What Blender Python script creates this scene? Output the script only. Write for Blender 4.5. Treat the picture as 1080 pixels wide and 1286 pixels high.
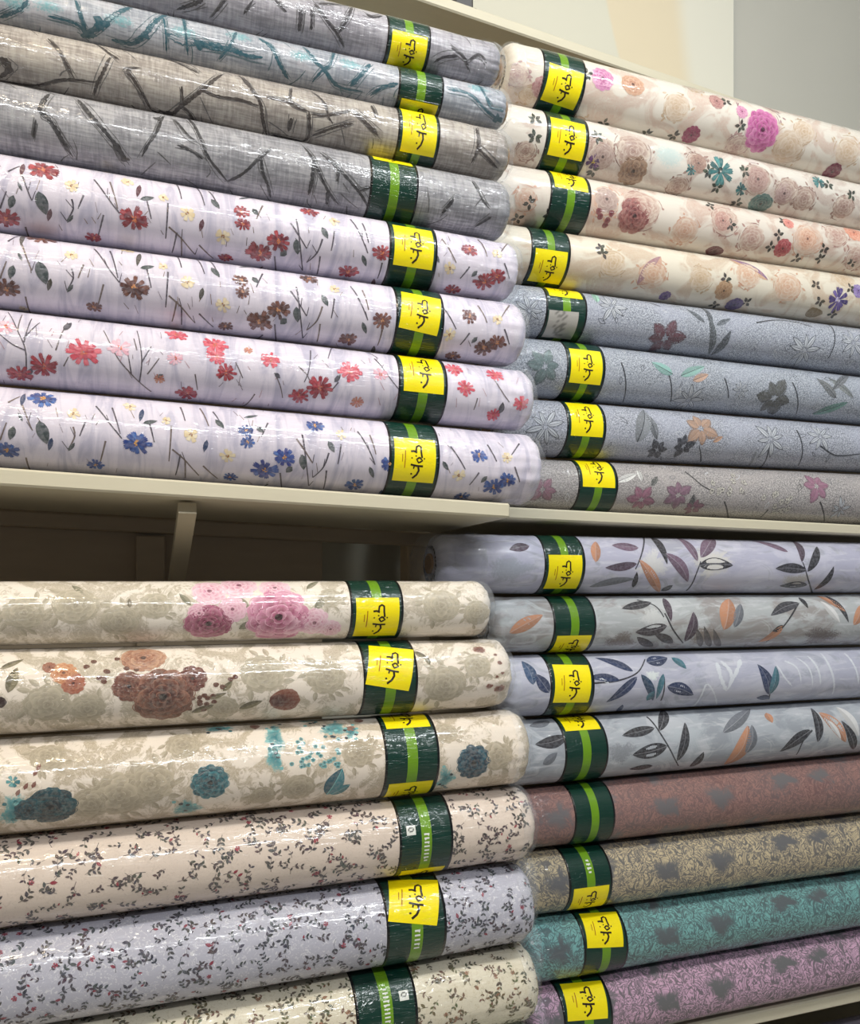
import bpy, math, random
import numpy as np
from mathutils import noise, Vector

# ------------------------------------------------------------------ scene, camera, light
for o in list(bpy.data.objects):
    bpy.data.objects.remove(o, do_unlink=True)
scene = bpy.context.scene
COL = scene.collection
F, CX, HY, VPX = 1060.0, 540.0, 755.0, 3370.0      # focal length, principal column, horizon row, vanishing column (pixels of 1080x1286)
PSI = math.atan2(F, VPX - CX)                      # the camera is turned this far to the right of the shelves' normal
EYE = 1.45

cam = bpy.data.cameras.new('camera')
cam.sensor_fit = 'HORIZONTAL'
cam.sensor_width = 36.0
cam.lens = 36.0 * F / 1080.0
cam.shift_y = (HY - 643.0) / 1080.0
cam.clip_start = 0.02
camo = bpy.data.objects.new('camera', cam)
COL.objects.link(camo)
camo.location = (0, 0, EYE)
camo.rotation_euler = (math.pi / 2, 0, -PSI)
scene.camera = camo

world = bpy.data.worlds.new('world')
scene.world = world
world.use_nodes = True
bg = world.node_tree.nodes['Background']
bg.inputs[0].default_value = (0.80, 0.88, 1.0, 1)
bg.inputs[1].default_value = 0.20

def area(name, loc, target, sx, sy, power, col):
    l = bpy.data.lights.new(name, 'AREA')
    l.shape = 'RECTANGLE'; l.size = sx; l.size_y = sy
    l.energy = power; l.color = col
    o = bpy.data.objects.new(name, l)
    COL.objects.link(o)
    o.location = loc
    o.rotation_euler = (Vector(target) - Vector(loc)).to_track_quat('-Z', 'Y').to_euler()
    return o

# the shop's ceiling lamps over the aisle, above and behind the picture, at ceiling height
area('ceiling_lamp_warm_offscreen', (-0.75, 0.15, 3.36), (-0.3, 1.2, 1.4), 1.2, 0.07, 36, (1.0, 0.84, 0.62))
area('ceiling_lamp_cool_offscreen', (1.1, 0.10, 3.36), (0.9, 1.4, 1.4), 1.3, 0.07, 37, (0.92, 0.97, 1.0))
area('ceiling_lamp_aisle_offscreen', (0.4, -1.6, 3.36), (0.5, 1.4, 1.2), 2.4, 0.10, 50, (0.96, 0.98, 1.0))

vs = scene.view_settings
vs.view_transform = 'Standard'
vs.look = 'None'
vs.exposure = -0.25
vs.gamma = 1.0
vs.use_curve_mapping = False

# ------------------------------------------------------------------ helpers: colour, nodes
def lin(c):
    return tuple(((x / 255.0) / 12.92 if x / 255.0 <= 0.04045 else (((x / 255.0) + 0.055) / 1.055) ** 2.4) for x in c)

def lin4(c):
    return lin(c) + (1.0,)

class NT:
    def __init__(self, name):
        self.m = bpy.data.materials.new(name)
        self.m.use_nodes = True
        self.t = self.m.node_tree
        self.t.nodes.clear()
        self.out = self.n('ShaderNodeOutputMaterial')
    def n(self, typ, **kw):
        nd = self.t.nodes.new(typ)
        for k, v in kw.items():
            setattr(nd, k, v)
        return nd
    def l(self, a, b):
        self.t.links.new(a, b)
    def setin(self, sock, v):
        if hasattr(v, 'is_linked') or isinstance(v, bpy.types.NodeSocket):
            self.l(v, sock)
        else:
            sock.default_value = v
    def math(self, op, a, b=0.0, c=0.0, clamp=False):
        nd = self.n('ShaderNodeMath', operation=op, use_clamp=clamp)
        self.setin(nd.inputs[0], a); self.setin(nd.inputs[1], b)
        if op in ('MULTIPLY_ADD', 'SMOOTH_MIN'):
            self.setin(nd.inputs[2], c)
        return nd.outputs[0]
    def ramp(self, v, a, b):
        nd = self.n('ShaderNodeMapRange', interpolation_type='SMOOTHSTEP')
        self.setin(nd.inputs[0], v)
        nd.inputs[1].default_value = a; nd.inputs[2].default_value = b
        return nd.outputs[0]
    def mix(self, f, a, b, blend='MIX'):
        nd = self.n('ShaderNodeMix', data_type='RGBA', blend_type=blend)
        self.setin(nd.inputs[0], f); self.setin(nd.inputs[6], a); self.setin(nd.inputs[7], b)
        return nd.outputs[2]
    def uv(self, sx, sy, off=(0, 0)):
        u = self.n('ShaderNodeUVMap', uv_map='surface')
        mp = self.n('ShaderNodeMapping')
        mp.inputs['Scale'].default_value = (sx, sy, 1)
        mp.inputs['Location'].default_value = (off[0], off[1], 0)
        self.l(u.outputs[0], mp.inputs[0])
        return mp.outputs[0]
    def noise(self, vec, scale=1.0, detail=3.0, rough=0.55, dist=0.0):
        nd = self.n('ShaderNodeTexNoise', noise_dimensions='2D')
        self.l(vec, nd.inputs['Vector'])
        nd.inputs['Scale'].default_value = scale
        nd.inputs['Detail'].default_value = detail
        nd.inputs['Roughness'].default_value = rough
        nd.inputs['Distortion'].default_value = dist
        return nd.outputs['Fac']
    def voronoi(self, vec, scale=1.0, feature='F1', rand=1.0):
        nd = self.n('ShaderNodeTexVoronoi', voronoi_dimensions='2D', feature=feature)
        self.l(vec, nd.inputs['Vector'])
        nd.inputs['Scale'].default_value = scale
        nd.inputs['Randomness'].default_value = rand
        return nd.outputs['Distance']
    def bsdf(self, **kw):
        b = self.n('ShaderNodeBsdfPrincipled')
        for k, v in kw.items():
            self.setin(b.inputs[k.replace('_', ' ')], v)
        self.l(b.outputs[0], self.out.inputs[0])
        return b

def simple(name, col, rough=0.6, var=0.06, scale=30.0, coat=0.0, stretch=(1, 1, 1), bump=0.0):
    t = NT(name)
    tc = t.n('ShaderNodeTexCoord')
    mp = t.n('ShaderNodeMapping'); mp.inputs['Scale'].default_value = stretch
    t.l(tc.outputs['Object'], mp.inputs[0])
    nz = t.n('ShaderNodeTexNoise'); nz.inputs['Scale'].default_value = scale; nz.inputs['Detail'].default_value = 4
    t.l(mp.outputs[0], nz.inputs['Vector'])
    c = lin(col)
    a = tuple(x * (1 - var) for x in c) + (1,); b = tuple(min(1, x * (1 + var)) for x in c) + (1,)
    cc = t.mix(nz.outputs['Fac'], a, b)
    p = t.bsdf(Base_Color=cc, Roughness=rough, Coat_Weight=coat, Coat_Roughness=0.15)
    if bump:
        bn = t.n('ShaderNodeBump'); bn.inputs['Strength'].default_value = bump; bn.inputs['Distance'].default_value = 0.002
        t.l(nz.outputs['Fac'], bn.inputs['Height']); t.l(bn.outputs[0], p.inputs['Normal'])
    return t.m

def wrap_bump(t, gain):
    """normals of the tight clear film over a roll: fine stretch lines, more of them towards the gathered ends"""
    en = t.n('ShaderNodeAttribute', attribute_name='endness').outputs['Fac']
    n1 = t.noise(t.uv(6, 120), 1.0, 2, 0.5, 0.4)
    crease = t.ramp(t.math('ABSOLUTE', t.math('SUBTRACT', n1, 0.5)), 0.0, 0.045)
    n4 = t.noise(t.uv(14, 60, (2.2, 7.1)), 1.0, 2, 0.5, 1.0)
    fold = t.ramp(t.math('ABSOLUTE', t.math('SUBTRACT', n4, 0.5)), 0.0, 0.05)
    n2 = t.noise(t.uv(45, 60), 1.0, 3, 0.6, 1.2)
    n3 = t.noise(t.uv(22, 14), 1.0, 2, 0.5, 0.6)
    h = t.math('MULTIPLY', crease, t.math('MULTIPLY_ADD', en, 0.10, 0.07))
    h = t.math('ADD', h, t.math('MULTIPLY', fold, t.math('MULTIPLY_ADD', en, 0.30, 0.04)))
    h = t.math('ADD', h, t.math('MULTIPLY', n2, t.math('MULTIPLY_ADD', en, 1.3, 0.05)))
    h = t.math('ADD', h, t.math('MULTIPLY', n3, 0.7))
    b = t.n('ShaderNodeBump')
    b.inputs['Strength'].default_value = gain
    b.inputs['Distance'].default_value = 0.0032
    t.l(h, b.inputs['Height'])
    return b.outputs[0], en

def fabric(name, kind, c1, c2, c3=None, coat=1.0, rough_edge=0.0):
    t = NT(name)
    c1, c2 = lin4(c1), lin4(c2)
    c3 = lin4(c3) if c3 else c2
    if kind == 'bark':
        a = t.noise(t.uv(22, 260), 1, 4, 0.65, 0.2)
        b = t.noise(t.uv(240, 30), 1, 4, 0.65, 0.2)
        g = t.noise(t.uv(14, 20), 1, 3, 0.6, 0.5)
        f = t.math('ADD', t.math('MULTIPLY', a, 0.42), t.math('ADD', t.math('MULTIPLY', b, 0.34), t.math('MULTIPLY', g, 0.36)))
        base = t.mix(t.ramp(f, 0.42, 0.74), c2, c1)
        base = t.mix(t.math('MULTIPLY', t.ramp(g, 0.5, 0.7), 0.35), base, c3)
    elif kind == 'lilac':
        a = t.noise(t.uv(45, 9), 1, 4, 0.6, 0.8)
        base = t.mix(t.ramp(a, 0.42, 0.72), c1, c2)
    elif kind == 'damask':
        w = t.noise(t.uv(16, 16), 1, 2, 0.5, 1.5)
        v = t.voronoi(t.uv(30, 26), 1, 'SMOOTH_F1')
        d = t.noise(t.uv(60, 55), 1, 4, 0.7, 3.2)
        line = t.noise(t.uv(130, 120), 1, 3, 0.6, 2.5)
        f = t.math('ADD', t.math('MULTIPLY', w, 0.62), t.math('MULTIPLY', d, 0.38))
        f = t.math('ADD', f, t.math('MULTIPLY', v, -0.10))
        m = t.ramp(f, 0.42, 0.52)
        fine = t.ramp(t.math('ABSOLUTE', t.math('SUBTRACT', line, 0.5)), 0.0, 0.10)
        base = t.mix(m, c1, t.mix(fine, c3, c2))
    elif kind == 'speck':
        a = t.noise(t.uv(160, 160), 1, 3, 0.6, 1.5)
        base = t.mix(t.ramp(a, 0.56, 0.66), c1, c2)
    elif kind == 'blotch':
        a = t.noise(t.uv(13, 16), 1, 3, 0.55, 1.0)
        b = t.noise(t.uv(75, 75), 1, 4, 0.7, 3.0)
        ln = t.ramp(t.math('ABSOLUTE', t.math('SUBTRACT', b, 0.5)), 0.0, 0.05)
        base = t.mix(t.ramp(a, 0.46, 0.66), c1, c2)
        msk = t.math('MULTIPLY', t.math('SUBTRACT', 1.0, ln), t.ramp(a, 0.50, 0.60))
        base = t.mix(t.math('MULTIPLY', msk, 0.75), base, c3)
    elif kind == 'stipple':
        a = t.noise(t.uv(420, 420), 1, 2, 0.7, 1.0)
        g = t.noise(t.uv(12, 14), 1, 3, 0.5, 0.6)
        vn = t.noise(t.uv(60, 60), 1, 2, 0.5, 2.0)
        vein = t.math('SUBTRACT', 1.0, t.ramp(t.math('ABSOLUTE', t.math('SUBTRACT', vn, 0.5)), 0.0, 0.016))
        base = t.mix(t.ramp(a, 0.40, 0.62), c2, c1)
        base = t.mix(t.math('MULTIPLY', t.ramp(g, 0.45, 0.7), 0.45), base, c3)
        base = t.mix(t.math('MULTIPLY', vein, 0.5), base, c2)
    elif kind == 'wash':
        a = t.noise(t.uv(9, 15), 1, 4, 0.6, 1.2)
        b = t.noise(t.uv(14, 90), 1, 4, 0.6, 0.4)
        g = t.noise(t.uv(11, 18, (5.3, 2.1)), 1, 4, 0.6, 1.5)
        base = t.mix(t.ramp(a, 0.42, 0.64), c1, c2)
        base = t.mix(t.math('MULTIPLY', t.ramp(g, 0.52, 0.66), 0.8), base, c3)
        base = t.mix(t.math('MULTIPLY', t.ramp(b, 0.52, 0.75), 0.35), base, lin4((225, 225, 230)))
    elif kind == 'brocade':
        n = t.noise(t.uv(46, 36), 1, 2.0, 0.5, 0.6)
        n2 = t.noise(t.uv(40, 50, (3.7, 1.9)), 1, 2.0, 0.5, 0.8)
        vine = t.ramp(t.math('ABSOLUTE', t.math('SINE', t.math('MULTIPLY', n, 21.0))), 0.25, 0.80)
        curl = t.ramp(t.math('ABSOLUTE', t.math('SINE', t.math('MULTIPLY', n2, 19.0))), 0.30, 0.85)
        wob = t.noise(t.uv(30, 30), 1, 3, 0.6, 0.5)
        v = t.voronoi(t.uv(8.0, 11.0), 1, 'F1', 0.5)
        gap = t.ramp(t.math('ADD', v, t.math('MULTIPLY', t.math('SUBTRACT', wob, 0.5), 0.7)), 0.10, 0.34)
        big = t.noise(t.uv(9, 9), 1, 2)
        f = t.math('MULTIPLY', t.math('MULTIPLY', vine, t.math('MULTIPLY_ADD', curl, 0.75, 0.25)), gap)
        base = t.mix(t.math('MULTIPLY', gap, t.math('MULTIPLY_ADD', big, 0.6, 0.25)), c1, c3)
        base = t.mix(f, base, c2)
    else:
        a = t.noise(t.uv(40, 40), 1, 3)
        base = t.mix(a, c1, c2)
    # the printed motifs: vertex colours with soft, slightly ragged rims
    at = t.n('ShaderNodeAttribute', attribute_name='print')
    al = at.outputs['Alpha']
    rg = t.noise(t.uv(260, 260), 1, 3, 0.65)
    alr = t.ramp(t.math('ADD', al, t.math('MULTIPLY', t.math('SUBTRACT', rg, 0.5), 0.9)), 0.25, 0.75)
    solid = t.math('GREATER_THAN', al, 0.985)
    none = t.math('LESS_THAN', al, 0.004)
    alr = t.math('MULTIPLY', t.math('MAXIMUM', alr, solid), t.math('SUBTRACT', 1.0, none))
    tint = t.noise(t.uv(170, 170), 1, 3, 0.6)
    gm = t.n('ShaderNodeGamma'); t.l(at.outputs['Color'], gm.inputs[0]); gm.inputs[1].default_value = 1.22
    pc = t.mix(t.math('MULTIPLY', t.ramp(tint, 0.35, 0.65), 0.22), gm.outputs[0], t.mix(0.6, gm.outputs[0], base))
    colr = t.mix(alr, base, pc)
    wv = t.noise(t.uv(900, 900), 1, 1)
    colr = t.mix(t.math('MULTIPLY', wv, 0.16), colr, (0.25, 0.25, 0.26, 1))
    nrm, en = wrap_bump(t, 0.8)
    t.bsdf(Base_Color=colr, Roughness=0.75, Specular_IOR_Level=0.25, Coat_Weight=coat, Coat_Roughness=0.08, Coat_IOR=1.5, Coat_Normal=nrm)
    return t.m

def printed(name, rough=0.45, coat=0.8):
    """paper whose colours are printed on it (vertex colours), under the same clear film"""
    t = NT(name)
    at = t.n('ShaderNodeAttribute', attribute_name='print')
    nz = t.noise(t.uv(300, 300), 1, 2)
    c = t.mix(t.math('MULTIPLY', nz, 0.10), at.outputs['Color'], t.mix(0.5, at.outputs['Color'], (0.0, 0.0, 0.0, 1)))
    nrm, en = wrap_bump(t, 1.0)
    t.bsdf(Base_Color=c, Roughness=rough, Specular_IOR_Level=0.2, Coat_Weight=coat, Coat_Roughness=0.07, Coat_Normal=nrm)
    return t.m

def film_mat():
    t = NT('clear_film')
    tc = t.n('ShaderNodeTexCoord')
    nz = t.n('ShaderNodeTexNoise'); nz.inputs['Scale'].default_value = 24; nz.inputs['Detail'].default_value = 2
    nz.inputs['Distortion'].default_value = 1.0
    t.l(tc.outputs['Object'], nz.inputs['Vector'])
    b = t.n('ShaderNodeBump'); b.inputs['Strength'].default_value = 0.8; b.inputs['Distance'].default_value = 0.006
    t.l(nz.outputs['Fac'], b.inputs['Height'])
    al = t.ramp(nz.outputs['Fac'], 0.40, 0.72)
    al = t.math('MULTIPLY_ADD', al, 0.15, 0.04)
    t.bsdf(Base_Color=lin4((226, 230, 234)), Roughness=0.08, Alpha=al, Normal=b.outputs[0], Specular_IOR_Level=0.7)
    return t.m

M = {}
M['film'] = film_mat()
M['band'] = printed('label_band_paper')
M['sticker'] = printed('label_sticker_paper')
M['ink'] = printed('label_ink', 0.6, 0.5)
M['core'] = simple('cardboard', (150, 118, 84), 0.85, 0.12, 60)
M['board'] = simple('cream_laminate', (200, 193, 170), 0.5, 0.05, 14, 0.15, (1, 8, 8))
M['board_dark'] = simple('brown_laminate', (172, 154, 128), 0.6, 0.10, 10, 0.0, (1, 6, 6))
M['steel'] = simple('painted_steel', (190, 180, 156), 0.5, 0.05, 20)
M['floor'] = simple('floor_tile', (200, 195, 186), 0.4, 0.08, 6)
M['ceil'] = simple('ceiling_paint', (226, 224, 216), 0.9, 0.02, 8)
M['grey_wall'] = simple('grey_wall_paint', (174, 172, 162), 0.85, 0.03, 5)
M['dark_plastic'] = simple('dark_plastic', (66, 64, 62), 0.5, 0.08, 40)

def swoosh_wall():
    """cream wall panel with broad curved bands of tan and off-white"""
    t = NT('cream_wall_panel')
    tc = t.n('ShaderNodeTexCoord')
    sp = t.n('ShaderNodeSeparateXYZ'); t.l(tc.outputs['Object'], sp.inputs[0])
    x, z = sp.outputs[0], sp.outputs[2]
    def curve(x0, k1, k2):
        # signed distance right of x = x0 + k1*d + k2*d*d, d measured down from the panel's reference height
        d = t.math('SUBTRACT', 1.55, z)
        return t.math('SUBTRACT', x, t.math('ADD', t.math('MULTIPLY_ADD', d, k1, x0), t.math('MULTIPLY', t.math('MULTIPLY', d, d), k2)))
    a = t.ramp(curve(1.125, 0.20, 0.30), -0.006, 0.006)
    b = t.ramp(curve(1.355, 0.10, 0.22), -0.03, 0.03)
    nz = t.n('ShaderNodeTexNoise'); nz.inputs['Scale'].default_value = 4
    t.l(tc.outputs['Object'], nz.inputs['Vector'])
    c = t.mix(a, lin4((200, 197, 180)), lin4((206, 193, 165)))
    c = t.mix(b, c, lin4((206, 203, 188)))
    c = t.mix(t.math('MULTIPLY', nz.outputs['Fac'], 0.08), c, lin4((180, 178, 165)))
    t.bsdf(Base_Color=c, Roughness=0.7)
    return t.m
M['swoosh'] = swoosh_wall()

# ------------------------------------------------------------------ helpers: objects
def put(o, parent=None, label=None, cat=None, group=None, kind=None):
    COL.objects.link(o)
    if parent is not None: o.parent = parent
    if label: o['label'] = label
    if cat: o['category'] = cat
    if group: o['group'] = group
    if kind: o['kind'] = kind
    return o

def empty(name, loc, **kw):
    o = bpy.data.objects.new(name, None)
    o.empty_display_size = 0.05
    o.location = loc
    return put(o, **kw)

def mesh_obj(name, verts, faces, mat, parent=None, smooth=False, **kw):
    me = bpy.data.meshes.new(name)
    me.from_pydata([tuple(v) for v in verts], [], faces)
    me.update()
    if smooth:
        me.polygons.foreach_set('use_smooth', [True] * len(me.polygons))
    me.materials.append(mat)
    o = bpy.data.objects.new(name, me)
    return put(o, parent, **kw)

def bev_box(name, mat, p0, p1, parent=None, bev=0.003, xf=None, origin=(0, 0, 0), **kw):
    """box with chamfered edges; xf bends/tilts its points"""
    (x0, y0, z0), (x1, y1, z1) = p0, p1
    b = min(bev, (x1 - x0) / 3, (y1 - y0) / 3, (z1 - z0) / 3)
    pts = []
    import bmesh
    bm = bmesh.new()
    bmesh.ops.create_cube(bm, size=1)
    for v in bm.verts:
        v.co = Vector(((x0 + x1) / 2 + v.co.x * (x1 - x0), (y0 + y1) / 2 + v.co.y * (y1 - y0), (z0 + z1) / 2 + v.co.z * (z1 - z0)))
    bmesh.ops.bevel(bm, geom=bm.edges[:], offset=b, segments=1, affect='EDGES')
    for v in bm.verts:
        c = xf(v.co) if xf else v.co
        v.co = Vector(c) - Vector(origin)
    me = bpy.data.meshes.new(name)
    bm.to_mesh(me); bm.free()
    me.materials.append(mat)
    o = bpy.data.objects.new(name, me)
    return put(o, parent, **kw)

# ------------------------------------------------------------------ pixel directions
def th(u): return math.atan((u - CX) / F) + PSI
def kk(u): return math.cos(PSI) + math.tan(th(u)) * math.sin(PSI)
def tt(u, v): return (HY - v) / F * kk(u)
def Xat(u, Y): return math.tan(th(u)) * Y

# ------------------------------------------------------------------ the room
def plane(name, verts, mat, **kw):
    return mesh_obj(name, verts, [(0, 1, 2, 3)], mat, kind='structure', **kw)

plane('floor', [(-3.5, -3.5, 0), (4.5, -3.5, 0), (4.5, 1.9, 0), (-3.5, 1.9, 0)], M['floor'], label='grey tiled shop floor')
plane('ceiling', [(-3.5, -3.5, 3.4), (-3.5, 1.9, 3.4), (4.5, 1.9, 3.4), (4.5, -3.5, 3.4)], M['ceil'], label='off-white shop ceiling')
bev_box('wall_back', M['grey_wall'], (-3.5, 1.82, 0), (4.5, 1.92, 3.4), bev=0.001, kind='structure', label='plain grey back wall above the shelves')
XE = Xat(922, 1.80)
wp = bev_box('wall_panel', M['swoosh'], (-3.4, 1.80, 0.0), (XE, 1.8195, 3.39), bev=0.002, origin=(0, 0, EYE), kind='structure',
             label='cream wall panel with curved tan bands beside the grey wall')
wp.location = (0, 0, EYE)

# ------------------------------------------------------------------ shelving
YL, YR = 1.30, 1.45            # depth of the roll axes in the two bays
FL, FR = 1.265, 1.41           # front edges of the shelf boards
XL0, XL1 = Xat(0, YL), Xat(640, YL)
XR0, XR1 = Xat(660, YR), Xat(1080, YR)
XB0 = Xat(740, YR)
def lerp(a, b, f): return a + (b - a) * f
SL = lambda x: lerp(0.180, 0.162, (x - XL0) / (XL1 - XL0))      # top of the upper boards, relative to the eye
SR = lambda x: lerp(0.174, 0.168, (x - XR0) / (XR1 - XR0))

# left bay
lu = empty('shelving_unit', (-0.2, 1.45, 0), label='cream shelf bay holding bark print and wildflower rolls over rose print rolls', cat='shelf')
def part(parent, name, mat, p0, p1, bev=0.003, xf=None, **kw):
    L = Vector(parent.location)
    return bev_box(name, mat, p0, p1, parent, bev, xf, origin=tuple(L), **kw)
XLE = Xat(641, FL)
part(lu, 'shelf_board', M['board'], (-0.95, FL, -0.024), (XLE, 1.60, 0.0), xf=lambda c: (c.x, c.y, c.z + SL(c.x) + EYE))
part(lu, 'shelf_board', M['board'], (-0.95, FL, EYE - 0.885), (0.64, 1.60, EYE - 0.860))
part(lu, 'shelf_board', M['board'], (-0.95, FL, 0.08), (0.64, 1.60, 0.105))
XBP = Xat(405, 1.62)
part(lu, 'back_panel', M['board_dark'], (-0.95, 1.622, 0.10), (XBP, 1.632, EYE + 0.16), bev=0.001)
part(lu, 'back_panel', M['board_dark'], (-0.95, 1.622, EYE + 0.20), (0.55, 1.632, EYE + 0.92), bev=0.001)
part(lu, 'back_rail', M['board_dark'], (-0.95, 1.600, -0.052), (XLE, 1.622, -0.0245), xf=lambda c: (c.x, c.y, c.z + SL(c.x) + EYE))
part(lu, 'upright_post', M['board_dark'], (Xat(171, 1.61), 1.600, 0.0), (Xat(207, 1.61), 1.6215, EYE + 0.118), bev=0.002)
part(lu, 'upright_post', M['board_dark'], (-0.93, 1.640, 0.0), (-0.88, 1.69, EYE + 0.95))
part(lu, 'upright_post', M['board_dark'], (0.565, 1.640, 0.0), (0.615, 1.69, EYE + 0.95))
def bracket(parent, x0, x1, y0, y1, z0, z1, w):
    """slanted strut from the back post (low) up to the underside of the board (front)"""
    L = Vector(parent.location)
    vs_ = []
    dy, dz = y1 - y0, z1 - z0
    ln = math.hypot(dy, dz)
    ny, nz_ = -dz / ln * w / 2, dy / ln * w / 2
    for x in (x0, x1):
        for (y, z, s) in ((y0, z0, 1), (y0, z0, -1), (y1, z1, -1), (y1, z1, 1)):
            vs_.append((x - L.x, y + ny * s - L.y, z + nz_ * s - L.z))
    fs = [(0, 1, 2, 3), (7, 6, 5, 4), (0, 4, 5, 1), (1, 5, 6, 2), (2, 6, 7, 3), (3, 7, 4, 0)]
    return mesh_obj('bracket', vs_, fs, M['steel'], parent)
for bx in (Xat(236, 1.29), -0.70):
    bracket(lu, bx - 0.013, bx + 0.013, 1.30, 1.598, EYE + SL(bx) - 0.036, EYE + 0.005, 0.018)

# right bay
ru = empty('shelving_unit', (1.35, 1.6, 0), label='cream shelf bay holding rose and lily print rolls over leaf and brocade rolls', cat='shelf')
XRS = Xat(636, FR)
part(ru, 'shelf_board', M['board'], (XRS, FR, -0.022), (2.10, 1.75, 0.0), xf=lambda c: (c.x, c.y, c.z + SR(c.x) + EYE))
part(ru, 'shelf_board', M['board'], (XRS, 1.42, EYE - 0.890), (2.10, 1.75, EYE - 0.864))
part(ru, 'shelf_board', M['board'], (XRS, 1.42, 0.36), (2.10, 1.75, 0.385))
part(ru, 'shelf_board', M['board'], (XRS, 1.42, 0.08), (2.10, 1.75, 0.105))
part(ru, 'back_panel', M['board_dark'], (0.66, 1.752, 0.10), (2.10, 1.760, EYE + 1.10), bev=0.001)
for px in (0.70, 2.03):
    part(ru, 'upright_post', M['board_dark'], (px, 1.7605, 0.0), (px + 0.04, 1.798, EYE + 1.21))
ZT = tt(620, 17) * 1.60
Yt2 = ZT / tt(927, 123)
xa, ya, xb, yb = Xat(620, 1.60), 1.60, Xat(927, Yt2), Yt2
sl = (yb - ya) / (xb - xa)
part(ru, 'top_rail', M['board'], (0.20, 0.0, ZT - 0.024 + EYE), (2.10, 0.090, ZT + EYE), xf=lambda c: (c.x, c.y + ya + sl * (c.x - xa), c.z))

# a small dark block that stands on the top rail
xs = Xat(585, 1.60); ys = ya + sl * (xs - xa) + 0.006
blk = empty('dark_block', (xs, ys + 0.02, EYE + ZT), label='small dark grey block standing on the cream top rail', cat='block')
bev_box('block_body', M['dark_plastic'], (-0.022, -0.012, 0.0), (0.022, 0.022, 0.045), blk, 0.005)
bev_box('block_foot', M['dark_plastic'], (-0.028, -0.016, 0.0), (0.028, 0.026, 0.006), blk, 0.002)

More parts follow.
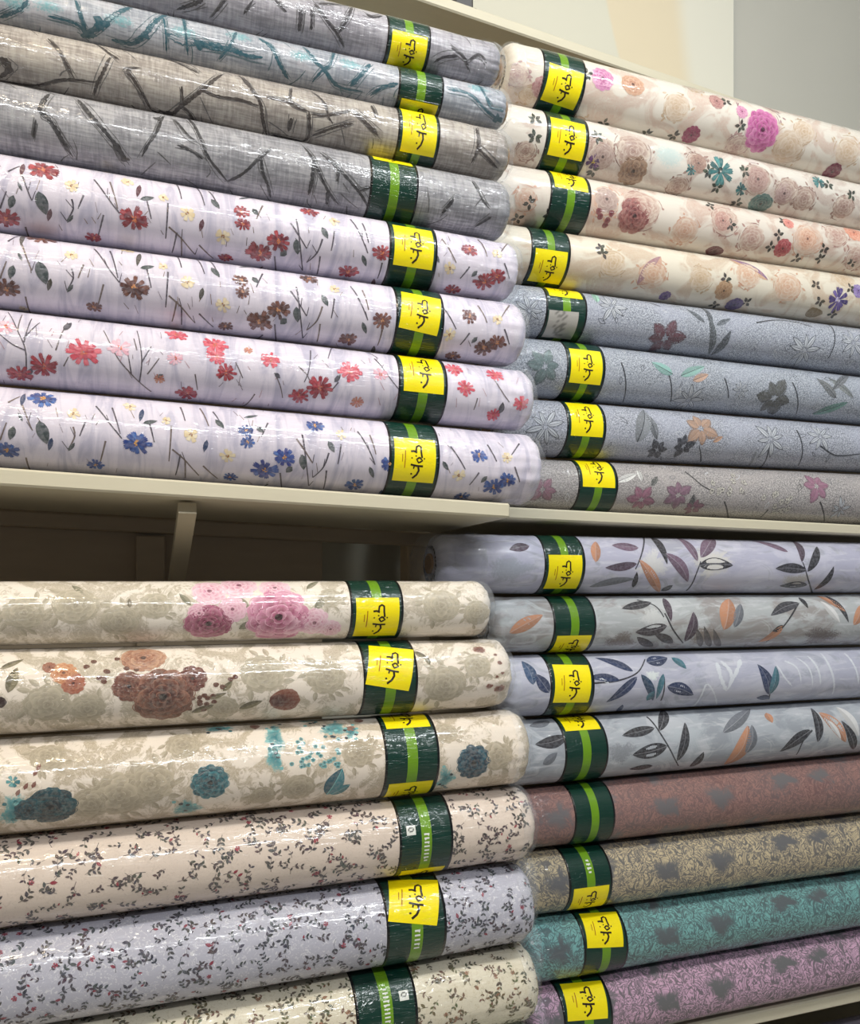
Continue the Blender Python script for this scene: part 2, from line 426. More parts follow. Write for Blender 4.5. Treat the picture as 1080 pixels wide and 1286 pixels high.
# ------------------------------------------------------------------ fabric rolls: geometry
NSEG = 96
class Roll:
    """a roll of cloth lying along X; za, zb / ra, rb are axis height and radius at the stations xa, xb"""
    def __init__(self, Y, xa, xb, za, zb, ra, rb, s0, s1, endside, bandu, seed):
        self.Y, self.xa, self.xb, self.za, self.zb, self.ra, self.rb = Y, xa, xb, za, zb, ra - 0.0019, rb - 0.0019
        self.s0, self.s1, self.endside, self.seed = s0, s1, endside, seed
        self.r0 = (ra + rb) / 2
        self.bs = [Xat(b, Y - 0.9 * self.r0) for b in bandu]
        self.T, self.V, self.Cc = [], [], []     # printed triangles
        self.rnd = random.Random(seed)
    def z(self, s): return lerp(self.za, self.zb, (s - self.xa) / (self.xb - self.xa))
    def r(self, s): return lerp(self.ra, self.rb, (s - self.xa) / (self.xb - self.xa))
    def endness(self, s):
        if self.endside > 0:
            e = (s - self.bs[1]) / max(0.02, self.s1 - self.bs[1])
        else:
            e = (self.bs[0] - s) / max(0.02, self.bs[0] - self.s0 if self.bs[0] - self.s0 < 0.2 else 0.2)
        return max(0.0, min(1.0, e))
    def R(self, s, a):
        phi = a / self.r0
        r = self.r(s)
        d = min(s - self.s0, self.s1 - s)
        re = min(0.022, r - 0.0205)
        if d < re:
            d = max(d, 0.0)
            r = r - re + math.sqrt(max(0.0, re * re - (re - d) ** 2))
        c, sn = math.cos(phi), math.sin(phi)
        b = noise.noise(Vector((s * 5 + self.seed * 7.3, c * 0.9, sn * 0.9)))
        rmax = r + 0.0005
        r += b * 0.0009 - 0.0004
        e = self.endness(s)
        if e > 0:
            q = noise.noise(Vector((s * 28, c * 3.2 + self.seed * 3.1, sn * 3.2)))
            q3 = noise.noise(Vector((s * 14 + 4.4, c * 5.5 + self.seed * 1.7, sn * 5.5)))
            r += e * (0.25 + 0.75 * e) * (q * 0.0026 + q3 * 0.0022) - 0.0016 * e
        return min(r, rmax)
    def P(self, s, a, off):
        phi = a / self.r0
        R = self.R(s, a) + off
        return (s, self.Y - R * math.cos(phi), EYE + self.z(s) + R * math.sin(phi))
    # pixel of the photograph -> (s, a) on this roll
    def px(self, u, v):
        tn = math.tan(th(u))
        b = (self.zb - self.za) / (self.xb - self.xa)
        a = self.za - b * self.xa
        t = tt(u, v) - b * tn
        r = self.r(tn * self.Y)
        # (y-Y)^2 + (t y - a)^2 = r^2
        A = 1 + t * t; B = -2 * (self.Y + t * a); C = self.Y ** 2 + a * a - r * r
        D = B * B - 4 * A * C
        y = (-B - math.sqrt(D)) / (2 * A) if D > 0 else -B / (2 * A)
        phi = math.atan2(t * y - a, self.Y - y)
        return (tn * y, phi * self.r0)
    def mpp(self, u): return kk(u) * (self.Y - self.r0) / F

    # ---- printed motifs, all drawn in (s, a) metres
    def tri(self, pts, cols, tris, layer):
        base = len(self.V)
        off = 0.00024 + layer * 0.00008
        for (s, a) in pts: self.V.append((s, a, off))
        for c in cols: self.Cc.append(c)
        for (i, j, k) in tris:
            p, q, w = pts[i], pts[j], pts[k]
            ar = (q[0] - p[0]) * (w[1] - p[1]) - (q[1] - p[1]) * (w[0] - p[0])
            self.T.append((base + i, base + j, base + k) if ar > 0 else (base + i, base + k, base + j))
    def fan(self, c, outline, cc, ce, ac=1.0, ae=1.0, layer=0):
        n = len(outline)
        R = max(math.hypot(*o) for o in outline)
        m = max(1, int(math.ceil(R / 0.0045)))
        pts = [c]; cols = [tuple(cc) + (ac,)]; tr = []
        for k in range(1, m + 1):
            f = k / m
            g = f * f if ae < ac else f
            col = tuple(lerp(cc[i], ce[i], f) for i in range(3)) + (lerp(ac, ae, g),)
            for o in outline:
                pts.append((c[0] + o[0] * f, c[1] + o[1] * f)); cols.append(col)
        for i in range(n):
            tr.append((0, 1 + i, 1 + (i + 1) % n))
            for k in range(m - 1):
                a0 = 1 + k * n + i; a1 = 1 + k * n + (i + 1) % n
                tr += [(a0, a0 + n, a1 + n), (a0, a1 + n, a1)]
        # fix index of next ring for the wrapped column
        self.tri(pts, cols, tr, layer)
    def blob(self, c, rx, ry, cc, ce=None, ac=1.0, ae=1.0, n=16, rough=0.15, rot=0.0, layer=0):
        o = []
        ph = self.rnd.random() * 9
        for i in range(n):
            a = 2 * math.pi * i / n
            k = 1 + rough * math.sin(a * 3 + ph) * 0.5 + rough * (self.rnd.random() - 0.5) * 1.2
            x, y = rx * k * math.cos(a), ry * k * math.sin(a)
            o.append((x * math.cos(rot) - y * math.sin(rot), x * math.sin(rot) + y * math.cos(rot)))
        self.fan(c, o, cc, ce or cc, ac, ae, layer)
    def leaf(self, b, t, w, col, col2=None, vein=None, layer=1, bend=0.0, alpha=1.0):
        L = math.hypot(t[0] - b[0], t[1] - b[1])
        if L < 1e-5: return
        dx, dy = (t[0] - b[0]) / L, (t[1] - b[1]) / L
        nx, ny = -dy, dx
        m = max(3, int(math.ceil(L / 0.005)))
        col2 = col2 or col
        pts, cols, tr = [], [], []
        for i in range(m + 1):
            f = i / m
            h = w / 2 * (math.sin(math.pi * f ** 0.85) ** 0.8 if 0 < f < 1 else 0.0)
            cx = b[0] + dx * L * f + nx * bend * L * math.sin(math.pi * f)
            cy = b[1] + dy * L * f + ny * bend * L * math.sin(math.pi * f)
            for (q, cl) in ((h, col), (0, col), (0, col2), (-h, col2)):
                pts.append((cx + nx * q, cy + ny * q)); cols.append(tuple(cl) + (alpha,))
        for i in range(m):
            a0 = i * 4
            for j in (0, 2):
                tr += [(a0 + j, a0 + j + 1, a0 + j + 5), (a0 + j, a0 + j + 5, a0 + j + 4)]
        self.tri(pts, cols, tr, layer)
        if vein:
            self.stroke([b, (lerp(b[0], t[0], .5) + nx * bend * L, lerp(b[1], t[1], .5) + ny * bend * L), t], w * 0.07, w * 0.03, vein, layer=layer + 1)
    def stroke(self, pts, w0, w1, col, soft=False, layer=0, alpha=1.0):
        # resample with a smooth curve, then a ribbon (with a soft rim when asked)
        P = [Vector((p[0], p[1], 0)) for p in pts]
        out = []
        for i in range(len(P) - 1):
            p0 = P[max(i - 1, 0)]; p1 = P[i]; p2 = P[i + 1]; p3 = P[min(i + 2, len(P) - 1)]
            m = max(2, int((p2 - p1).length / (0.0022 if soft else 0.004)))
            for k in range(m):
                f = k / m
                out.append(0.5 * ((2 * p1) + (p2 - p0) * f + (2 * p0 - 5 * p1 + 4 * p2 - p3) * f * f + (3 * p1 - p0 - 3 * p2 + p3) * f ** 3))
        out.append(P[-1])
        n = len(out)
        vs_, cols, tr = [], [], []
        for i, p in enumerate(out):
            d = (out[min(i + 1, n - 1)] - out[max(i - 1, 0)])
            if d.length < 1e-9: d = Vector((1, 0, 0))
            d.normalize()
            nx, ny = -d.y, d.x
            f = i / (n - 1)
            w = lerp(w0, w1, f) / 2
            if soft:
                w *= (1 + 0.7 * (self.rnd.random() - 0.5)) * min(1.0, 0.25 + 5 * f, 0.2 + 5 * (1 - f))
            for q in (-w, w):
                vs_.append((p.x + nx * q, p.y + ny * q)); cols.append(tuple(col) + (alpha,))
        for i in range(n - 1):
            a0 = i * 2
            tr += [(a0, a0 + 1, a0 + 3), (a0, a0 + 3, a0 + 2)]
        self.tri(vs_, cols, tr, layer)
    def flower(self, c, R, dark, light, heart, petals=9, layer=1, squash=1.0):
        rn = self.rnd
        ph = rn.random() * 6
        for i in range(petals):
            a = ph + 2 * math.pi * i / petals + rn.uniform(-.15, .15)
            L = R * rn.uniform(0.78, 1.08)
            w = 2.3 * R / petals * rn.uniform(0.95, 1.35) * 1.25
            f = rn.random()
            col = tuple(lerp(dark[k], light[k], f) for k in range(3))
            col2 = tuple(lerp(col[k], dark[k], .5) for k in range(3))
            ca, sa = math.cos(a), math.sin(a) * squash
            nx, ny = -sa, ca
            # notched petal outline
            pr = [(0.08, 0.12), (0.45, 0.36), (0.75, 0.52), (0.95, 0.42), (0.90, 0.14), (1.0, -0.04), (0.88, -0.2), (0.97, -0.42), (0.72, -0.52), (0.45, -0.36), (0.08, -0.12)]
            mid = (c[0] + ca * L * .6, c[1] + sa * L * .6)
            o = [(c[0] + ca * L * q + nx * w * h - mid[0], c[1] + sa * L * q + ny * w * h - mid[1]) for q, h in pr]
            self.fan(mid, o, col, col2, layer=layer + (i % 2))
        for k in range(5):
            a = rn.random() * 6.28
            self.blob((c[0] + math.cos(a) * R * .15, c[1] + math.sin(a) * R * .15), R * .10, R * .10, heart, n=6, layer=layer + 3)
    def rose(self, c, R, dark, mid, light, layer=1, squash=1.0, deep=None, contrast=True):
        rn = self.rnd
        deep = deep or tuple(x * .45 for x in dark)
        rings = [(0.76, 0.32, 11), (0.60, 0.34, 9), (0.42, 0.31, 7), (0.25, 0.24, 5), (0.10, 0.16, 3)]
        for j, (rr, pr, n) in enumerate(rings):
            ph = rn.random() * 6
            for i in range(n):
                a = ph + 2 * math.pi * i / n + rn.uniform(-.12, .12)
                x, y = c[0] + math.cos(a) * R * rr, c[1] + math.sin(a) * R * rr * squash
                f = rn.random() * .8
                edge = tuple(lerp(light[k], mid[k], f if i % 2 else .5 + f * .5) for k in range(3))
                g = j / 4
                core = tuple(lerp(lerp(mid[k], dark[k], .25 + f * .5), dark[k], g * .8) for k in range(3))
                if j >= 3: edge = tuple(lerp(edge[k], mid[k], .5) for k in range(3))
                self.blob((x, y), R * pr, R * pr * .72, core, edge, n=12, rough=.14, rot=a + math.pi / 2, layer=layer + j * .8 + (.35 if i % 2 else 0))
                # dark fold line along each petal
                q = [(x + math.cos(a + d) * R * pr * .5 - math.cos(a) * R * pr * .75, y + (math.sin(a + d) * R * pr * .5 - math.sin(a) * R * pr * .75) * squash) for d in (-1.2, -.5, .2, .9)]
                self.stroke(q, R * .075, R * .03, tuple(lerp(dark[k], deep[k], .5 if contrast else 0) for k in range(3)), layer=layer + j * .8 + 0.45)
                q2 = [(x + math.cos(a + d) * R * pr * .86, y + math.sin(a + d) * R * pr * .70 * squash) for d in (-.9, -.3, .3, .9)]
                self.stroke(q2, R * .035, R * .02, tuple(lerp(mid[k], light[k], .65) for k in range(3)), layer=layer + j * .8 + 0.55)
        if contrast: self.blob(c, R * .13, R * .11, deep, n=9, layer=layer + 5)
    def sprig(self, c, ang, L, col, n=4, lw=0.42, red=None, lsize=0.3, layer=0):
        rn = self.rnd
        e = (c[0] + math.cos(ang) * L, c[1] + math.sin(ang) * L)
        b = rn.uniform(-.25, .25)
        m = (lerp(c[0], e[0], .5) - math.sin(ang) * b * L, lerp(c[1], e[1], .5) + math.cos(ang) * b * L)
        self.stroke([c, m, e], L * .035, L * .02, col, layer=layer)
        for i in range(n):
            f = (i + .6) / n
            p = (lerp(c[0], e[0], f) - math.sin(ang) * b * L * math.sin(math.pi * f) * .9, lerp(c[1], e[1], f) + math.cos(ang) * b * L * math.sin(math.pi * f) * .9)
            for sd in (-1, 1):
                if rn.random() < .12: continue
                aa = ang + sd * rn.uniform(.5, 1.1)
                l = L * lsize * rn.uniform(.75, 1.25)
                cc = red if (red and rn.random() < .045) else tuple(x * rn.uniform(.8, 1.25) for x in col)
                self.leaf(p, (p[0] + math.cos(aa) * l, p[1] + math.sin(aa) * l), l * lw, cc, layer=layer + 1)
    # repeat the print where the photograph does not show it: round the back and beyond the frame
    def repeat(self, ds):
        V, C, T = list(self.V), list(self.Cc), list(self.T)
        n = len(V)
        for (dx, da) in ((ds, 0.3 * self.r0), (0.11, math.pi * self.r0), (ds + 0.11, math.pi * self.r0)):
            b = len(self.V)
            self.V += [(s + dx, a + da, o) for (s, a, o) in V]
            self.Cc += C
            self.T += [(i + b, j + b, k + b) for (i, j, k) in T]

def set_attrs(me, uv, col, endn):
    la = me.uv_layers.new(name='surface')
    vi = np.empty(len(me.loops), dtype=np.int32); me.loops.foreach_get('vertex_index', vi)
    la.data.foreach_set('uv', np.asarray(uv, dtype=np.float32)[vi].ravel())
    ca = me.attributes.new('print', 'FLOAT_COLOR', 'POINT')
    ca.data.foreach_set('color', np.asarray(col, dtype=np.float32).ravel())
    ea = me.attributes.new('endness', 'FLOAT', 'POINT')
    ea.data.foreach_set('value', np.asarray(endn, dtype=np.float32))

def roll_mesh(R, mat, root):
    L = root.location
    s0, s1 = R.s0, R.s1
    ss = [s0 + 0.022 * (1 - math.cos(i / 7 * math.pi / 2)) for i in range(8)]
    inner = []
    x = s0 + 0.022
    dense0 = 0.10
    while x < s1 - 0.022:
        d = min(x - s0, s1 - x)
        vis = (R.endside > 0 and s1 - x < dense0 + .08) or (R.endside < 0 and x - s0 < dense0 + .12)
        x += 0.006 if vis else 0.024
        if x < s1 - 0.024: inner.append(x)
    ss += inner + [s1 - 0.022 * (1 - math.cos(i / 7 * math.pi / 2)) for i in range(7, -1, -1)]
    V, UV, C, E, Fs = [], [], [], [], []
    n = len(ss)
    tot = 2 * math.pi * R.r0
    # one seam column is doubled so that the surface coordinates stay continuous (seam at the back)
    W = NSEG + 1
    for s in ss:
        e = R.endness(s)
        for j in range(W):
            a = tot * (j / NSEG - 0.5)
            p = R.P(s, a, 0)
            V.append((p[0] - L[0], p[1] - L[1], p[2] - L[2])); UV.append((s, a)); C.append((0, 0, 0, 0)); E.append(e)
    for i in range(n - 1):
        for j in range(NSEG):
            b = i * W + j
            Fs.append((b, b + W, b + W + 1, b + 1) if True else None)
    # annular ends round the core
    for (i, sg) in ((0, -1), (n - 1, 1)):
        b = len(V)
        s = ss[i]
        for j in range(W):
            a = tot * (j / NSEG - 0.5); ph = a / R.r0
            V.append((s - L[0], R.Y - 0.019 * math.cos(ph) - L[1], EYE + R.z(s) + 0.019 * math.sin(ph) - L[2]))
            UV.append((s + sg * 0.03, a)); C.append((0, 0, 0, 0)); E.append(1.0)
        for j in range(NSEG):
            q = i * W + j
            Fs.append((q, q + 1, b + j + 1, b + j) if sg > 0 else (q, b + j, b + j + 1, q + 1))
    nb = len(V)
    # motifs, clipped to the roll
    keep = [T for T in R.T if all(s0 + 0.004 < R.V[i][0] < s1 - 0.004 for i in T)]
    used = sorted({i for T in keep for i in T})
    mp = {v: nb + i for i, v in enumerate(used)}
    rad = []
    for i in used:
        s, a, off = R.V[i]
        p = R.P(s, a, off + 0.0002 * R.endness(s))
        V.append((p[0] - L[0], p[1] - L[1], p[2] - L[2])); UV.append((s, a)); C.append(R.Cc[i]); E.append(R.endness(s))
        ph = a / R.r0
        rad.append((0.0, -math.cos(ph), math.sin(ph)))
    Fs += [tuple(mp[i] for i in T) for T in keep]
    me = bpy.data.meshes.new('fabric')
    me.from_pydata(V, [], Fs)
    me.update()
    me.polygons.foreach_set('use_smooth', [True] * len(me.polygons))
    set_attrs(me, UV, C, E)
    nv = np.empty(len(me.vertices) * 3, dtype=np.float32)
    me.vertex_normals.foreach_get('vector', nv)
    nv = nv.reshape(-1, 3)
    if rad: nv[nb:] = np.asarray(rad, dtype=np.float32)
    # close the seam's shading
    for i in range(n):
        m = nv[i * W] + nv[i * W + NSEG]
        nv[i * W] = m; nv[i * W + NSEG] = m
    ln = np.linalg.norm(nv, axis=1, keepdims=True); ln[ln == 0] = 1
    me.normals_split_custom_set_from_vertices((nv / ln).tolist())
    me.materials.append(mat)
    o = bpy.data.objects.new('fabric', me)
    return put(o, root)

def patch(R, root, name, mat, s0, s1, a0, a1, off, colf, ns, na, rot=0.0, parent=None, thick=0.0):
    """a sheet wrapped on the roll over s0..s1, a0..a1; rot turns it in its own plane; colf(x, y) gives its print"""
    L = root.location
    V, UV, C, E, Fs = [], [], [], [], []
    cs, ca = (s0 + s1) / 2, (a0 + a1) / 2
    for i in range(ns + 1):
        for j in range(na + 1):
            x, y = i / ns - .5, j / na - .5
            ds, da = x * (s1 - s0), y * (a1 - a0)
            s = cs + ds * math.cos(rot) - da * math.sin(rot); a = ca + ds * math.sin(rot) + da * math.cos(rot)
            o = off
            if thick and (i == 0 or i == ns): o = off - thick
            p = R.P(s, a, o)
            V.append((p[0] - L[0], p[1] - L[1], p[2] - L[2])); UV.append((s, a)); C.append(tuple(colf(x, y)) + (1.0,)); E.append(0.0)
    for i in range(ns):
        for j in range(na):
            b = i * (na + 1) + j
            Fs.append((b, b + na + 1, b + na + 2, b + 1))
    me = bpy.data.meshes.new(name)
    me.from_pydata(V, [], Fs); me.update()
    me.polygons.foreach_set('use_smooth', [True] * len(me.polygons))
    set_attrs(me, UV, C, E)
    me.materials.append(mat)
    return put(bpy.data.objects.new(name, me), parent or root)

GREEN, BLACK, LIME = lin((8, 50, 40)), lin((6, 12, 12)), lin((104, 148, 24))
YEL, INK, REDDISH, WHITE = lin((246, 226, 10)), lin((38, 22, 10)), lin((170, 110, 10)), lin((225, 228, 222))
SCRIPT = [  # strokes of the handwritten word on the stickers, unit square, reading down the sticker
    ([(0.01, .18), (.03, .30), (.09, .335), (.14, .30), (.14, .18), (.16, .06)], .045),
    ([(-.11, .19), (-.04, .20), (.04, .17)], .045),
    ([(.10, .07), (.03, .02), (.08, -.05), (.17, .0), (.10, .07)], .04),
    ([(-.11, -.10), (.04, -.12), (.19, -.12)], .045),
    ([(.075, -.12), (.10, -.22), (.06, -.32), (-.03, -.41)], .05),
    ([(-.09, -.31), (-.05, -.30)], .04), ([(.20, .05), (.23, .045)], .035), ([(-.10, .05), (-.07, .04)], .03), ([(-.02, -.12), (-.03, -.19)], .035), ([(.0, .10), (.03, .09)], .03)]

def ribbon_obj(R, root, parent, name, strokes, off, mat):
    """ink strokes [(points in (s, a), width, colour)] as one thin print mesh"""
    L = root.location
    V, UV, C, E, Fs = [], [], [], [], []
    for pts, w, col in strokes:
        P = []
        for i in range(len(pts) - 1):
            m = max(1, int(math.hypot(pts[i + 1][0] - pts[i][0], pts[i + 1][1] - pts[i][1]) / 0.003))
            for k in range(m):
                P.append((lerp(pts[i][0], pts[i + 1][0], k / m), lerp(pts[i][1], pts[i + 1][1], k / m)))
        P.append(pts[-1])
        b = len(V)
        for i, p in enumerate(P):
            q0, q1 = P[max(0, i - 1)], P[min(len(P) - 1, i + 1)]
            dx, dy = q1[0] - q0[0], q1[1] - q0[1]
            l = math.hypot(dx, dy) or 1
            for sg in (1, -1):
                s, a = p[0] - dy / l * w / 2 * sg, p[1] + dx / l * w / 2 * sg
                q = R.P(s, a, off)
                V.append((q[0] - L[0], q[1] - L[1], q[2] - L[2])); UV.append((s, a)); C.append(tuple(col) + (1,)); E.append(0)
        for i in range(len(P) - 1):
            Fs.append((b + 2 * i, b + 2 * i + 1, b + 2 * i + 3, b + 2 * i + 2))
    me = bpy.data.meshes.new(name)
    me.from_pydata(V, [], Fs); me.update()
    set_attrs(me, UV, C, E)
    me.materials.append(mat)
    return put(bpy.data.objects.new(name, me), parent)

def band(R, root, stickers, letters=None, emblem=None, pale=None):
    b0, b1 = R.bs
    tot = 2 * math.pi * R.r0
    def bc(x, y):
        ax = abs(x)
        if ax < .09505: return LIME
        if ax > .455: return BLACK
        return GREEN
    bo = None
    # three sheets in one: the printed paper runs right round the roll
    cuts = [-.5, -.456, -.455, -.3, -.0951, -.095, .095, .0951, .3, .455, .456, .5]
    L = root.location
    V, UV, C, E, Fs = [], [], [], [], []
    na = NSEG
    xs_ = [-.5] + cuts + [.5]
    for i, x in enumerate(xs_):
        off = 0.0008 if 0 < i < len(xs_) - 1 else -0.0004
        for j in range(na + 1):
            a = tot * (j / na - .5)
            s = lerp(b0, b1, x + .5)
            p = R.P(s, a, off)
            V.append((p[0] - L[0], p[1] - L[1], p[2] - L[2])); UV.append((s, a)); E.append(0.15)
            C.append(tuple(bc(x, 0)) + (1,))
    W = na + 1
    for i in range(len(xs_) - 1):
        for j in range(na):
            q = i * W + j
            Fs.append((q, q + W, q + W + 1, q + 1))
    me = bpy.data.meshes.new('label_band')
    me.from_pydata(V, [], Fs); me.update()
    me.polygons.foreach_set('use_smooth', [True] * len(me.polygons))
    set_attrs(me, UV, C, E)
    me.materials.append(M['band'])
    bo = put(bpy.data.objects.new('label_band', me), root)
    bo['label'] = 'dark green paper band with a lime stripe'
    bw = b1 - b0
    um = R.bu
    for (v0, v1, rot) in stickers:
        aT = R.px(um, v0)[1]; aB = R.px(um, v1)[1]
        if v1 - v0 < 30:                   # only a rim shows: the sticker is as tall as the others and runs out of sight
            if v0 < R.vmid: aT = aB + 0.062
            else: aB = aT - 0.062
        ins = 0.10 * bw
        st = patch(R, root, 'sticker', M['sticker'], b0 + ins, b1 - ins * .8, aB, aT, 0.00105, lambda x, y: YEL, 6, 10, rot, bo)
        st['label'] = 'yellow sticker'
        cs, ca = (b0 + b1 + ins * .2) / 2, (aB + aT) / 2
        w, h = bw * .82, aT - aB
        def tf(p):
            x, y = p[0] * w, p[1] * h
            return (cs + x * math.cos(rot) - y * math.sin(rot), ca + x * math.sin(rot) + y * math.cos(rot))
        st_ = [([tf(q) for q in pts], wd * w * .95, INK) for pts, wd in SCRIPT]
        st_.append(([tf((-.24, .2)), tf((-.25, -.18))], .022 * w, REDDISH))
        st_.append(([tf((-.31, .12)), tf((-.31, -.05))], .018 * w, REDDISH))
        lo = ribbon_obj(R, root, bo, 'lettering', st_, 0.00125, M['ink'])
        lo['label'] = 'black handwritten script running down the sticker'
    if letters:
        v0, v1, n = letters
        aT = R.px(um, v0)[1]; aB = R.px(um, v1)[1]
        cs = (b0 + b1) / 2
        st_ = []
        rn = random.Random(R.seed)
        for i in range(n):
            y = lerp(aT, aB, (i + .5) / n)
            hw = bw * rn.choice((.03, .045, .045, .05))
            st_.append(([(cs - hw, y), (cs + hw, y)], abs(aT - aB) / n * .42, WHITE))
            if rn.random() < .5:
                st_.append(([(cs + hw * rn.choice((-.8, 0, .8)), y - abs(aT - aB) / n * .4), (cs + hw * .2, y)], bw * .018, WHITE))
        lo = ribbon_obj(R, root, bo, 'lettering', st_, 0.0011, M['ink'])
        lo['label'] = 'tiny pale lettering on the lime stripe'
    if emblem:
        u, v, size = emblem
        s, a = R.px(u, v)
        em = patch(R, root, 'emblem', M['sticker'], s - size, s + size, a - size, a + size, 0.0011,
                   lambda x, y: BLACK if .16 < math.hypot(x, y - .05) < .3 else WHITE, 8, 8, 0.0, bo)
        em['label'] = 'small white emblem'
    if pale:
        v0, v1 = pale
        aT = R.px(um, v0)[1]; aB = R.px(um, v1)[1]
        g = lin((176, 172, 166)); d = lin((120, 118, 114))
        rn = random.Random(5)
        pt = patch(R, root, 'paper_tag', M['sticker'], b0 + .08 * bw, b1 - .2 * bw, aB, aT, 0.0011, lambda x, y: d if (abs(x + .1) < .22 and rn.random() < .35) else g, 12, 12, 0.03, bo)
        pt['label'] = 'grey paper tag'

def film_end(R, root, reach=0.014, back=0.03, amp=1.0):
    """gathered end of the clear wrapping film"""
    L = root.location
    V, Fs = [], []
    se = R.s1 if R.endside > 0 else R.s0
    sg = R.endside
    rows, nseg = 16, 64
    tot = 2 * math.pi * R.r0
    for i in range(rows + 1):
        f = i / rows
        d = lerp(-back, reach, f)
        s = se + sg * d
        for j in range(nseg):
            a = tot * (j / nseg - .5); ph = a / R.r0
            sc = min(max(s, R.s0 + .03), R.s1 - .03)
            base = R.r(sc)
            if d > -0.02:
                k = min(1.0, (d + 0.02) / (0.02 + reach))
                base *= math.sqrt(max(0.04, 1 - (k ** 2.2) * .93))
            q = noise.noise(Vector((s * 35 * sg, math.cos(ph) * 3.5 + R.seed, math.sin(ph) * 3.5)))
            q2 = noise.noise(Vector((s * 12, math.cos(ph) * 9 + R.seed, math.sin(ph) * 9)))
            rr = base + 0.0022 + amp * (0.0030 * q + 0.0026 * q2) * min(1.0, f * 2.0 + .1)
            rr = min(rr, R.r(sc) + 0.0014)
            V.append((s + amp * 0.003 * q2 * f - L[0], R.Y - rr * math.cos(ph) - L[1], EYE + R.z(s) + rr * math.sin(ph) - L[2]))
    for i in range(rows):
        for j in range(nseg):
            b = i * nseg + j; c = i * nseg + (j + 1) % nseg
            Fs.append((b, b + nseg, c + nseg, c) if sg > 0 else (b, c, c + nseg, b + nseg))
    o = mesh_obj('film_end', V, Fs, M['film'], root, smooth=True)
    o['label'] = 'gathered end of the clear wrapping film'

def core(R, root):
    L = root.location
    V, Fs = [], []
    n = 24
    prof = [(R.s0 - .004, .0185), (R.s1 + .004, .0185), (R.s1 + .004, .0155), (R.s0 - .004, .0155)]
    for (s, r) in prof:
        for j in range(n):
            p = 2 * math.pi * j / n
            V.append((s - L[0], R.Y + r * math.cos(p) - L[1], EYE + R.z(s) + r * math.sin(p) - L[2]))
    for i in range(4):
        for j in range(n):
            a, b = i * n + j, i * n + (j + 1) % n
            c, d = ((i + 1) % 4) * n + j, ((i + 1) % 4) * n + (j + 1) % n
            Fs.append((a, b, d, c))
    mesh_obj('core_tube', V, Fs, M['core'], root, smooth=True)

ROLLS = {}
def make_roll(key, bay, zz, rr, endu, bandu, label, mat, draw, group, stickers=(), vmid=None, stations=None, **bandkw):
    """zz, rr: axis height and radius at the bay's two stations; endu: pixel column of the end in view"""
    Y = YL if bay == 'L' else YR
    xa, xb = stations or ((XL0, XL1) if bay == 'L' else (XR0, XR1))
    seed = len(ROLLS) + 1
    rm = (rr[0] + rr[1]) / 2
    xe = Xat(endu, Y)
    if bay == 'L': s0, s1, es = xe - 1.50, xe - 0.010, 1
    else: s0, s1, es = xe, xe + 1.50, -1
    R = Roll(Y, xa, xb, zz[0], zz[1], rr[0], rr[1], s0, s1, es, bandu, seed)
    R.bu = (bandu[0] + bandu[1]) / 2
    R.vmid = vmid or 0
    root = empty('fabric_roll', ((s0 + s1) / 2, Y, EYE + R.z((s0 + s1) / 2) - R.r((s0 + s1) / 2)), label=label, cat='fabric roll', group=group)
    if draw:
        draw(R)
        R.repeat(-0.80 if bay == 'L' else 1.0)
    roll_mesh(R, mat, root)
    band(R, root, stickers, **bandkw)
    film_end(R, root, **({'reach': 0.035, 'back': 0.09, 'amp': 2.2} if key == 'r1' else {}))
    core(R, root)
    ROLLS[key] = R
    return R

# ------------------------------------------------------------------ prints
def strokes_px(R, lst, col, wk=1.0, soft=True, layer=0):
    for pts, w in lst:
        P = [R.px(u, v) for u, v in pts]
        m = R.mpp(pts[0][0])
        R.stroke(P, w * m * wk * .95, w * m * wk * .75, col, soft, layer)
        for k in range(4):                # dry-brush fibres beside the main line
            dx, dy = R.rnd.uniform(-1, 1) * m * w * 1.1, R.rnd.uniform(-1, 1) * m * w * 1.1
            R.stroke([(x + dx + R.rnd.uniform(-1, 1) * m * 2, y + dy + R.rnd.uniform(-1, 1) * m * 2) for x, y in P], m * 1.3, m * .8, tuple(lerp(c, .32, .35) for c in col), soft, layer - 1)

